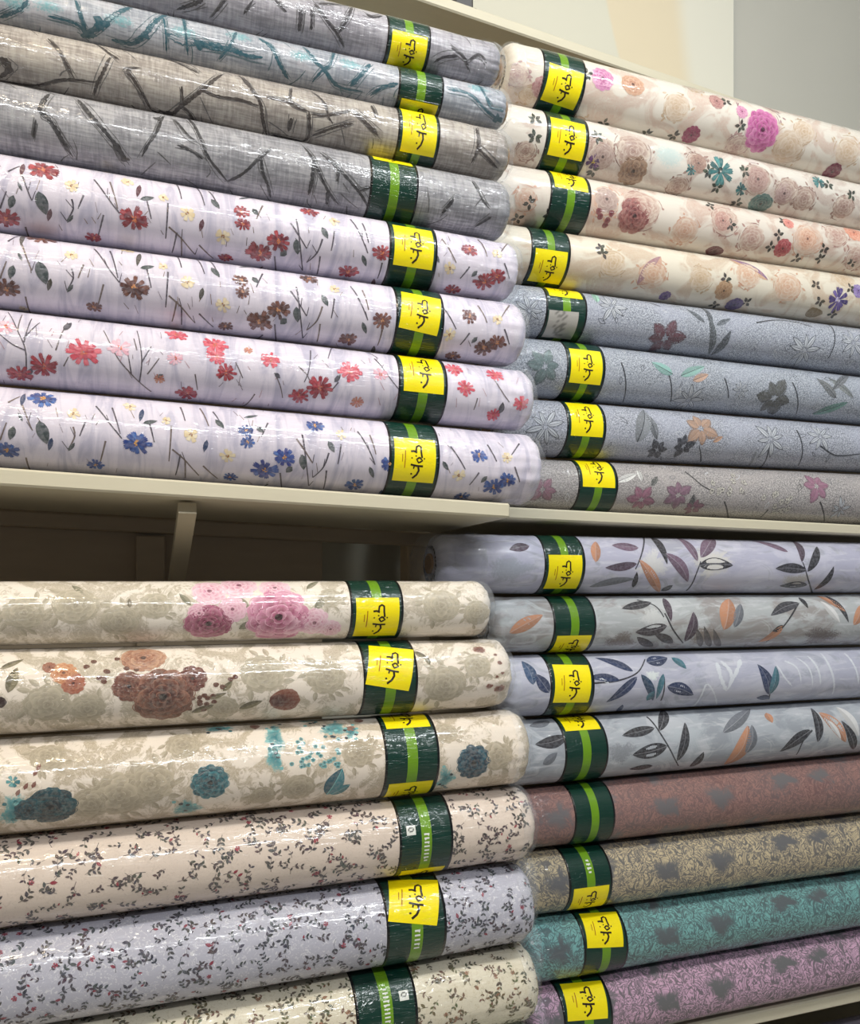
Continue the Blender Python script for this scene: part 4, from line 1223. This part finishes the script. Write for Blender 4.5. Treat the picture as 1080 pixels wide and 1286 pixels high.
# lily-sketch rolls
def star(R, u, v, r, col, edge, n=6, wid=.34, fill=True, layer=1):
    c = R.px(u, v); m = R.mpp(u); ph = R.rnd.random()
    for i in range(n):
        a = ph + 6.283 * i / n + R.rnd.uniform(-.2, .2)
        L = r * m * R.rnd.uniform(.8, 1.15)
        t = (c[0] + math.cos(a) * L, c[1] + math.sin(a) * L)
        b = (c[0] + math.cos(a) * L * .12, c[1] + math.sin(a) * L * .12)
        R.leaf(b, t, L * wid * 1.35, edge, layer=layer, alpha=.62)
        if fill: R.leaf(b, (lerp(b[0], t[0], .93), lerp(b[1], t[1], .93)), L * wid * .95, col, tuple(x * .88 for x in col), layer=layer + 1, alpha=.72)
        R.stroke([b, t], .0009, .0006, edge, layer=layer + 2)
def lily(lst, twigs, dark=(60, 64, 72)):
    def draw(R):
        dk = lin(dark)
        for t in twigs:
            R.stroke([R.px(*q) for q in t], R.mpp(t[0][0]) * 2.2, R.mpp(t[0][0]) * 1.2, dk, layer=0)
        rn = R.rnd
        for k in range(46):               # faint pen-sketched leaf outlines all over the ground
            s = rn.uniform(R.s0, R.s1); a = rn.uniform(-math.pi, math.pi) * R.r0; an = rn.uniform(0, 6.28); l = rn.uniform(.010, .026); w = l * rn.uniform(.12, .28)
            c = rn.choice((lin((216, 218, 222)), dk, dk, lin((110, 114, 122))))
            e = (s + math.cos(an) * l, a + math.sin(an) * l)
            for sd in (-1, 1):
                R.stroke([(s, a), (s + math.cos(an) * l * .5 - math.sin(an) * w * sd, a + math.sin(an) * l * .5 + math.cos(an) * w * sd), e], .0011, .0008, c, layer=-1)
        for it in lst:
            kind, u, v, r = it[:4]
            if kind == 'white': star(R, u, v, r, lin((206, 210, 216)), lin((84, 88, 96)), 8, .22)
            elif kind == 'tiny':
                for k in range(11):
                    p = R.rnd.uniform(0, 6.28); q = r * math.sqrt(R.rnd.random())
                    star(R, u + math.cos(p) * q, v + math.sin(p) * q * .8, 5.0, lin((228, 224, 214)), lin((80, 78, 80)), 5, .6)
            elif kind == 'leaf':
                a, b, w, col = it[3], it[4], it[5], it[6]
                R.leaf(R.px(u, v), R.px(a, b), w * R.mpp(u), lin(col), tuple(min(1, x * 1.35) for x in lin(col)), dk, layer=1, alpha=.66)
            else:
                star(R, u, v, r, lin(it[4]), tuple(x * .6 for x in lin(it[4])), 6, .45)
    return draw
LIL5 = lily([('c', 835, 425, 28, (124, 82, 92)), ('leaf', 890, 445, 888, 395, 10, (84, 90, 92)), ('leaf', 893, 446, 918, 415, 12, (76, 82, 86)), ('leaf', 885, 405, 862, 388, 8, (96, 102, 108)), ('leaf', 895, 405, 880, 380, 7, (80, 86, 92)),
             ('leaf', 900, 408, 918, 400, 7, (96, 102, 108)), ('white', 1010, 440, 24), ('white', 768, 385, 22), ('white', 1072, 430, 20), ('white', 665, 390, 22), ('leaf', 750, 380, 745, 362, 10, (150, 190, 170))],
            [[(1040, 400), (1040, 450)], [(950, 405), (985, 402), (1020, 410)], [(888, 395), (890, 440)], [(800, 372), (830, 385)]])
LIL6 = lily([('leaf', 845, 470, 818, 455, 14, (128, 168, 160)), ('leaf', 855, 472, 885, 460, 12, (134, 170, 162)), ('leaf', 870, 478, 890, 470, 10, (190, 160, 140)), ('white', 865, 502, 24), ('c', 972, 500, 27, (104, 104, 100)), ('leaf', 1050, 500, 1025, 475, 12, (108, 110, 110)),
             ('leaf', 1045, 490, 1065, 470, 10, (104, 106, 108)), ('leaf', 1020, 520, 1065, 505, 12, (104, 142, 132)), ('c', 685, 460, 24, (120, 140, 140)), ('white', 930, 490, 12), ('leaf', 1040, 475, 1072, 500, 10, (120, 124, 122))],
            [[(780, 455), (782, 505)], [(840, 470), (842, 505)], [(995, 480), (1000, 520)], [(910, 475), (915, 500)]])
LIL7 = lily([('leaf', 800, 555, 808, 515, 22, (130, 134, 138)), ('leaf', 825, 552, 808, 518, 12, (104, 108, 112)), ('c', 880, 538, 26, (190, 160, 138)), ('leaf', 895, 555, 908, 548, 6, (186, 150, 122)), ('c', 825, 565, 16, (70, 72, 82)), ('c', 858, 560, 17, (64, 66, 76)), ('white', 968, 552, 26),
             ('white', 1030, 548, 22), ('white', 685, 535, 26), ('leaf', 940, 585, 950, 565, 7, (150, 154, 160))],
            [[(965, 560), (950, 588)], [(1030, 560), (1050, 572), (1080, 570)], [(1000, 540), (1002, 585)], [(880, 580), (878, 560)]])
LIL8 = lily([('c', 805, 628, 20, (166, 116, 138)), ('c', 852, 622, 20, (150, 116, 136)), ('c', 870, 638, 16, (150, 106, 126)), ('c', 1026, 610, 22, (168, 122, 146)), ('tiny', 915, 612, 22), ('tiny', 978, 630, 20), ('leaf', 775, 605, 800, 595, 10, (206, 206, 204)),
             ('leaf', 818, 610, 826, 598, 8, (96, 98, 96)), ('leaf', 865, 640, 872, 620, 9, (76, 78, 80)), ('c', 682, 615, 22, (166, 126, 142)), ('leaf', 800, 590, 806, 605, 7, (200, 200, 198)), ('white', 1055, 640, 16)],
            [[(860, 592), (880, 608), (898, 618)], [(910, 630), (914, 655)], [(965, 640), (955, 650)], [(1030, 630), (1035, 655)]], (70, 68, 70))

# watercolour-leaf rolls
PLUM, CHAR, ORAN, MAUV, NAVY, TEALC, GRY, WHT = lin((92, 72, 88)), lin((50, 48, 56)), lin((202, 152, 120)), lin((128, 104, 124)), lin((38, 62, 104)), lin((74, 128, 142)), lin((128, 132, 140)), lin((222, 222, 222))
def wleaves(lst, stems, whites, vein=(200, 200, 205)):
    def draw(R):
        for (u, v, rx, ry, c) in whites:
            R.blob(R.px(u, v), rx * R.mpp(u), ry * R.mpp(u), c, c, .85, 0.0, 18, .35, 0, -1)
        for t in stems:
            R.stroke([R.px(*q) for q in t], R.mpp(t[0][0]) * 2.6, R.mpp(t[0][0]) * 1.6, CHAR, layer=0)
        for (a, b, c, d, w, col) in lst:
            R.leaf(R.px(a, b), R.px(c, d), w * R.mpp(a), col, tuple(x * .78 for x in col), tuple(lerp(col[k], lin(vein)[k], .35) for k in range(3)) if w > 12 and col is not WHT else None, layer=1, bend=R.rnd.uniform(-.06, .06))
    return draw
WL1 = wleaves([(802, 688, 768, 685, 14, MAUV), (800, 708, 760, 713, 11, PLUM), (817, 672, 838, 709, 12, CHAR), (836, 695, 864, 731, 16, MAUV), (876, 705, 848, 672, 13, MAUV), (878, 710, 921, 710, 17, CHAR), (880, 700, 896, 670, 18, MAUV),
               (803, 703, 828, 744, 14, ORAN), (990, 693, 944, 679, 11, MAUV), (1007, 706, 994, 674, 11, PLUM), (1013, 716, 974, 714, 13, CHAR), (1014, 718, 1026, 686, 12, CHAR), (1022, 741, 1047, 711, 11, CHAR),
               (1014, 735, 979, 736, 12, CHAR), (748, 706, 748, 680, 14, ORAN), (740, 737, 798, 727, 12, GRY), (795, 738, 800, 718, 8, CHAR), (830, 742, 845, 735, 12, CHAR), (665, 685, 640, 690, 14, PLUM), (1060, 680, 1072, 674, 8, CHAR)],
              [[(862, 742), (874, 722), (880, 705)], [(1020, 746), (1015, 728), (1008, 706)], [(808, 673), (806, 695), (798, 715)]],
              [(895, 705, 40, 26, lin((214, 212, 208))), (820, 708, 30, 26, lin((212, 212, 212))), (640, 715, 40, 20, lin((176, 180, 190))), (1000, 730, 30, 14, lin((180, 176, 172)))])
WL2 = wleaves([(818, 756, 781, 764, 13, CHAR), (833, 751, 843, 781, 11, PLUM), (838, 786, 798, 794, 16, lin((70, 60, 68))), (860, 806, 871, 768, 16, PLUM), (909, 791, 915, 752, 24, ORAN), (922, 788, 930, 758, 14, GRY), (1004, 757, 968, 773, 14, lin((70, 70, 80))),
               (1003, 750, 1015, 764, 8, CHAR), (984, 786, 952, 806, 12, ORAN), (985, 786, 970, 793, 8, CHAR), (1025, 748, 1062, 768, 10, ORAN), (1035, 748, 1066, 782, 9, CHAR), (1030, 755, 1055, 782, 12, WHT), (1072, 785, 1080, 760, 14, ORAN),
               (640, 795, 682, 772, 18, ORAN), (820, 812, 800, 800, 12, lin((96, 90, 92))), (845, 808, 822, 796, 12, lin((90, 84, 88))), (880, 812, 874, 788, 9, lin((112, 106, 104))), (892, 812, 884, 786, 9, lin((104, 98, 96))), (904, 812, 896, 790, 9, lin((112, 106, 104)))],
              [[(800, 753), (822, 760), (834, 775)], [(835, 770), (845, 790), (858, 808)], [(1002, 758), (988, 782), (962, 806)]],
              [(820, 775, 26, 16, lin((206, 208, 208))), (885, 800, 34, 20, lin((150, 140, 132))), (1030, 800, 40, 20, lin((124, 116, 116))), (780, 805, 34, 16, lin((140, 132, 128))), (650, 770, 26, 16, lin((190, 192, 194)))])
WL3 = wleaves([(795, 843, 747, 826, 12, NAVY), (778, 854, 738, 851, 10, NAVY), (800, 850, 761, 882, 13, NAVY), (805, 847, 820, 880, 12, lin((40, 76, 104))), (838, 862, 871, 873, 17, NAVY), (812, 832, 838, 826, 18, NAVY), (843, 826, 862, 840, 12, TEALC),
               (833, 846, 824, 878, 9, TEALC), (812, 880, 822, 868, 10, TEALC), (966, 872, 951, 834, 16, NAVY), (966, 872, 974, 836, 13, TEALC), (966, 877, 950, 876, 10, NAVY), (782, 885, 776, 898, 8, NAVY), (670, 860, 655, 830, 16, lin((56, 92, 130))), (690, 870, 672, 846, 16, NAVY)],
              [[(745, 858), (775, 855), (800, 845), (810, 828)], [(830, 880), (834, 850)], [(965, 878), (966, 860)]],
              [(820, 848, 14, 8, lin((220, 226, 226)))])
def wl3(R):
    WL3(R)
    wt = lin((218, 222, 228))
    for t, w in (([(900, 832), (905, 850), (912, 868)], 7), ([(930, 828), (922, 850), (912, 868)], 6), ([(905, 830), (918, 845), (915, 862)], 6), ([(866, 890), (880, 875), (890, 860), (900, 885)], 3), ([(985, 830), (1000, 838), (1006, 858)], 3),
                 ([(1000, 826), (1015, 838), (1020, 862)], 3), ([(1014, 824), (1026, 838), (1030, 860)], 4), ([(1030, 820), (1043, 840), (1045, 872)], 4), ([(1060, 820), (1074, 838), (1078, 860)], 4), ([(975, 835), (985, 850), (995, 862)], 3), ([(740, 845), (765, 858)], 4)):
        R.stroke([R.px(*q) for q in t], w * R.mpp(900), w * R.mpp(900) * .6, wt, True, 0)
WL4 = wleaves([(822, 914, 781, 924, 13, CHAR), (828, 918, 832, 892, 14, CHAR), (838, 937, 794, 948, 19, CHAR), (850, 956, 860, 907, 14, CHAR), (866, 963, 884, 944, 13, CHAR), (909, 960, 939, 911, 24, ORAN), (936, 946, 944, 910, 16, GRY), (908, 920, 942, 890, 16, GRY),
               (962, 895, 970, 908, 12, ORAN), (1018, 917, 979, 944, 16, CHAR), (1027, 932, 1018, 889, 14, CHAR), (1028, 895, 1062, 932, 18, ORAN), (1040, 905, 1056, 930, 9, WHT), (1072, 941, 1056, 905, 13, CHAR), (1050, 888, 1078, 925, 16, WHT), (820, 962, 790, 966, 10, CHAR),
               (712, 925, 672, 935, 16, CHAR), (682, 960, 700, 945, 12, GRY), (690, 905, 665, 912, 14, GRY)],
              [[(812, 900), (830, 922), (845, 948), (852, 962)], [(1020, 917), (1008, 932), (1000, 948)], [(940, 912), (934, 930)]],
              [(860, 925, 34, 22, lin((190, 196, 202))), (1045, 915, 34, 24, lin((196, 198, 200))), (780, 945, 30, 18, lin((150, 154, 160)))])

# ------------------------------------------------------------------ the rolls, shelf by shelf
GU = 'fabric rolls on the upper shelf of the left bay'
GL = 'fabric rolls on the lower shelf of the left bay'
HU = 'fabric rolls on the upper shelf of the right bay'
HL = 'fabric rolls on the lower shelf of the right bay'
LIL = (219, 212, 225); LIL2 = (184, 180, 200)
make_roll('L8', 'L', (.239, .225), (.0589, .0626), 672, (488, 551), 'lilac-white roll printed with blue wildflowers, lying on the upper shelf board',
          fabric('cloth_blue_wildflower', 'lilac', LIL, LIL2), wild(lambda u: .02 * u, lambda u: 291 - .055 * u, lin((30, 66, 140)), lin((92, 140, 204)), lin((222, 170, 90)), lin((44, 70, 110))), GU, [(551, 605, 0)], 575)
make_roll('L7', 'L', (.350, .342), (.0523, .0545), 665, (500, 561), 'lilac-white roll printed with bright pink and red carnations',
          fabric('cloth_pink_wildflower', 'lilac', LIL, LIL2), wild_pink, GU, [(450, 493, 0)], 487)
make_roll('L6', 'L', (.455, .451), (.0526, .0549), 655, (497, 557), 'lilac-white roll printed with brown wildflowers',
          fabric('cloth_brown_wildflower', 'lilac', LIL, LIL2), wild(lambda u: 0, lambda u: 88 - .008 * u, lin((98, 54, 40)), lin((160, 106, 82)), lin((214, 156, 104)), lin((84, 80, 70))), GU, [(371, 417, -.1)], 405)
make_roll('L5', 'L', (.561, .557), (.0540, .0503), 648, (489, 549), 'lilac-white roll printed with crimson wildflowers, directly under the grey bark print rolls',
          fabric('cloth_crimson_wildflower', 'lilac', LIL, LIL2), wild(lambda u: 0, lambda u: 0, lin((136, 26, 50)), lin((206, 90, 92)), lin((226, 140, 84)), lin((104, 60, 72))), GU, [(287, 336, 0)], 325)
make_roll('L4', 'L', (.664, .657), (.0489, .0500), 638, (465, 525), 'cool grey roll with charcoal branch lines, resting on the crimson wildflower roll',
          fabric('cloth_grey_bark', 'bark', (178, 178, 182), (116, 116, 122), (146, 144, 146)), bark(4, (44, 42, 46), ((198, 149, 6), (157, 200, 7))), GU, [(190, 205, 0)], 240)
make_roll('L3', 'L', (.753, .751), (.0401, .0438), 638, (500, 552), 'warm beige-grey roll with brown branch lines, under the teal branch roll',
          fabric('cloth_beige_bark', 'bark', (190, 184, 176), (130, 122, 116), (168, 158, 144)), bark(3, (62, 50, 44), ((208, 142, 8),)), GU, [(141, 194, 0)], 172)
make_roll('L2', 'L', (.825, .830), (.0317, .0349), 636, (501, 557), 'slim grey roll with teal branch lines',
          fabric('cloth_teal_bark', 'bark', (190, 194, 202), (132, 138, 148), (172, 164, 168)), bark(2, (34, 100, 114), ((128, 30, 12), (110, 43, 10), (250, 56, 8), (182, 45, 6), (270, 58, 8), (625, 150, 8))), GU, [(128, 138, 0)], 110)
make_roll('L1', 'L', (.897, .902), (.0397, .0372), 628, (487, 541), 'grey roll with faint dark branch lines, topmost on the bark print stack',
          fabric('cloth_pale_bark', 'bark', (184, 182, 190), (126, 124, 132), (160, 156, 162)), bark(1, (62, 58, 64)), GU, [(42, 86, 0)], 50)

make_roll('l1', 'L', (-.017, -.012), (.0467, .0488), 614, (440, 506), 'cream damask roll with a cluster of pink roses, topmost of the lower stack',
          fabric('cloth_pink_rose', 'damask', (234, 225, 212), (188, 177, 158), (210, 200, 182)), rose_pink, GL, [(751, 798, 0)], 765)
make_roll('l2', 'L', (-.125, -.121), (.0613, .0601), 636, (456, 524), 'cream damask roll with large brown roses, under the pink rose roll',
          fabric('cloth_brown_rose', 'damask', (236, 225, 211), (184, 172, 152), (208, 197, 178)), rose_brown, GL, [(813, 864, -.2)], 850)
make_roll('l3', 'L', (-.254, -.247), (.0680, .0659), 656, (483, 551), 'cream damask roll with teal roses',
          fabric('cloth_teal_rose', 'damask', (232, 220, 205), (182, 168, 146), (206, 193, 172)), rose_teal, GL, [(897, 914, 0), (982, 1004, 0)], 945)
make_roll('l4', 'L', (-.386, -.377), (.0640, .0643), 663, (501, 568), 'pinkish cream roll covered in small grey leaf sprigs, under the teal rose roll',
          fabric('cloth_cream_sprig', 'speck', (220, 204, 190), (210, 194, 180)), sprigs([lin((78, 76, 74)), lin((96, 92, 90)), lin((86, 70, 74))], lin((160, 50, 74)), .0205, .0215, .36), GL, [(1090, 1100, 0)], 1050,
          letters=(1045, 1082, 8), emblem=(516, 1043, .0075))
make_roll('l5', 'L', (-.520, -.511), (.0699, .0691), 661, (485, 560), 'blue-grey roll covered in small dark leaf sprigs',
          fabric('cloth_bluegrey_sprig', 'speck', (182, 182, 196), (214, 214, 220)), sprigs([lin((62, 64, 74)), lin((76, 80, 86)), lin((84, 70, 78))], lin((150, 40, 70)), .0200, .0205, .36), GL, [(1104, 1160, -.22)], 1150,
          letters=(1166, 1192, 5))
make_roll('l6', 'L', (-.6575, -.647), (.0670, .0660), 667, (447, 524), 'ivory roll covered in small olive and brown leaf sprigs',
          fabric('cloth_ivory_sprig', 'speck', (222, 214, 192), (208, 198, 172)), sprigs([lin((112, 108, 74)), lin((92, 88, 66)), lin((120, 96, 72))], lin((150, 110, 80)), .0200, .0205, .36), GL, [], 1250,
          letters=(1240, 1290, 10), emblem=(507, 1250, .0075))
make_roll('l7', 'L', (-.7925, -.7865), (.0675, .0735), 668, (455, 524), 'pale sage roll with small leaf sprigs, lying on the lower shelf board',
          fabric('cloth_sage_sprig', 'speck', (196, 200, 180), (184, 188, 166)), sprigs([lin((92, 100, 80)), lin((80, 86, 72))], None, .034, .022, .36), GL, [], 1350)

make_roll('R8', 'R', (.2245, .2288), (.0505, .0608), 620, (727, 776), 'warm grey roll with pink lilies and tiny white blossoms, lying on the upper shelf board',
          fabric('cloth_lily_pink', 'stipple', (192, 187, 184), (118, 114, 116), (174, 167, 165)), LIL8, HU, [(578, 612, 0)], 610)
make_roll('R7', 'R', (.332, .343), (.0566, .0538), 612, (711, 760), 'blue-grey stippled roll with a peach lily and white star flowers',
          fabric('cloth_lily_peach', 'stipple', (196, 200, 212), (112, 116, 126), (174, 178, 194)), LIL7, HU, [(508, 548, 0)], 540)
make_roll('R6', 'R', (.446, .452), (.0573, .0553), 605, (711, 759), 'blue-grey stippled roll with mint green leaves and a grey lily',
          fabric('cloth_lily_mint', 'stipple', (194, 200, 210), (110, 116, 126), (170, 176, 190)), LIL6, HU, [(440, 482, 0)], 470)
make_roll('R5', 'R', (.553, .562), (.0499, .0543), 600, (686, 737), 'blue-grey stippled roll with a dull red lily and a grey paper tag on its band',
          fabric('cloth_lily_red', 'stipple', (196, 202, 212), (110, 114, 126), (172, 176, 192)), LIL5, HU, [(359, 374, 0)], 395, pale=(391, 426))
make_roll('R4', 'R', (.658, .673), (.0546, .0567), 598, (667, 716), 'cream roll with purple flowers, resting on the grey lily rolls',
          fabric('cloth_cream_purple', 'blotch', (222, 213, 195), (206, 190, 168), (196, 164, 140)), cream4, HU, [(314, 356, 0)], 320)
make_roll('R3', 'R', (.769, .782), (.0568, .0526), 598, (690, 741), 'cream roll with a round maroon rose and small red buds',
          fabric('cloth_cream_maroon', 'blotch', (222, 212, 199), (206, 186, 171), (196, 156, 140)), cream3, HU, [(218, 238, 0)], 255)
make_roll('R2', 'R', (.882, .886), (.0568, .0515), 598, (685, 738), 'cream roll with teal flowers and brown roses, under the magenta rose roll',
          fabric('cloth_cream_teal', 'blotch', (220, 213, 202), (202, 190, 179), (186, 156, 144)), cream2, HU, [(152, 199, 0)], 185)
make_roll('R1', 'R', (.9965, .9960), (.0572, .0588), 626, (682, 735), 'cream roll with a magenta rose, topmost under the cream top rail',
          fabric('cloth_cream_magenta', 'blotch', (222, 214, 201), (208, 192, 177), (204, 166, 150)), cream1, HU, [(85, 134, -.08)], 110)

SB = (XB0, XR1)
make_roll('r1', 'R', (.071, .0755), (.0588, .0592), 540, (683, 734), 'lavender-grey roll with plum and charcoal leaves, loose film end, directly under a shelf board',
          fabric('cloth_leaf_lavender', 'wash', (176, 176, 196), (190, 190, 206), (160, 162, 174)), WL1, HL, [(697, 739, 0)], 710, stations=SB)
make_roll('r2', 'R', (-.044, -.041), (.0565, .0595), 606, (695, 748), 'silver-grey roll with orange and dark plum leaves over brownish washes',
          fabric('cloth_leaf_silver', 'wash', (172, 176, 178), (150, 146, 144), (190, 194, 196)), WL2, HL, [(798, 819, 0)], 780, stations=SB)
make_roll('r3', 'R', (-.161, -.160), (.0610, .0593), 620, (690, 745), 'lavender-blue roll with navy and teal leaves',
          fabric('cloth_leaf_navy', 'wash', (176, 178, 196), (190, 192, 206), (162, 166, 180)), wl3, HL, [(835, 882, -.05)], 860, stations=SB)
make_roll('r4', 'R', (-.287, -.281), (.0646, .0618), 630, (708, 762), 'cool grey roll with charcoal leaves and one large orange leaf, under the navy leaf roll',
          fabric('cloth_leaf_charcoal', 'wash', (168, 174, 182), (150, 156, 164), (186, 190, 196)), WL4, HL, [(899, 917, 0)], 940, stations=SB)
make_roll('r5', 'R', (-.413, -.410), (.0614, .0668), 636, (722, 772), 'reddish brown brocade roll',
          fabric('cloth_brocade_brown', 'brocade', (104, 100, 102), (150, 112, 104), (124, 80, 74)), None, HL, [], 1020, stations=SB)
make_roll('r6', 'R', (-.538, -.542), (.0634, .0649), 640, (714, 768), 'golden tan and grey brocade roll',
          fabric('cloth_brocade_tan', 'brocade', (96, 96, 98), (196, 180, 146), (112, 106, 98)), None, HL, [(1114, 1142, 0)], 1100, stations=SB, letters=(1078, 1098, 4))
make_roll('r7', 'R', (-.666, -.669), (.0647, .0630), 645, (732, 787), 'teal and grey brocade roll',
          fabric('cloth_brocade_teal', 'brocade', (84, 92, 96), (116, 172, 170), (72, 112, 114)), None, HL, [(1145, 1190, -.1)], 1185, stations=SB)
make_roll('r8', 'R', (-.796, -.796), (.0653, .0636), 650, (707, 768), 'mauve and grey brocade roll lying on the lower shelf board',
          fabric('cloth_brocade_mauve', 'brocade', (98, 98, 100), (206, 166, 192), (124, 102, 118)), None, HL, [(1232, 1281, -.1)], 1255, stations=SB)
make_roll('b1', 'R', (-1.0045, -1.0045), (.0600, .0600), 650, (707, 768), 'dark violet roll under the lower shelf board',
          fabric('cloth_dark_violet', 'speck', (74, 68, 82), (90, 84, 98)), None, 'fabric rolls on the floor level of the right bay', [], 1400, stations=SB)
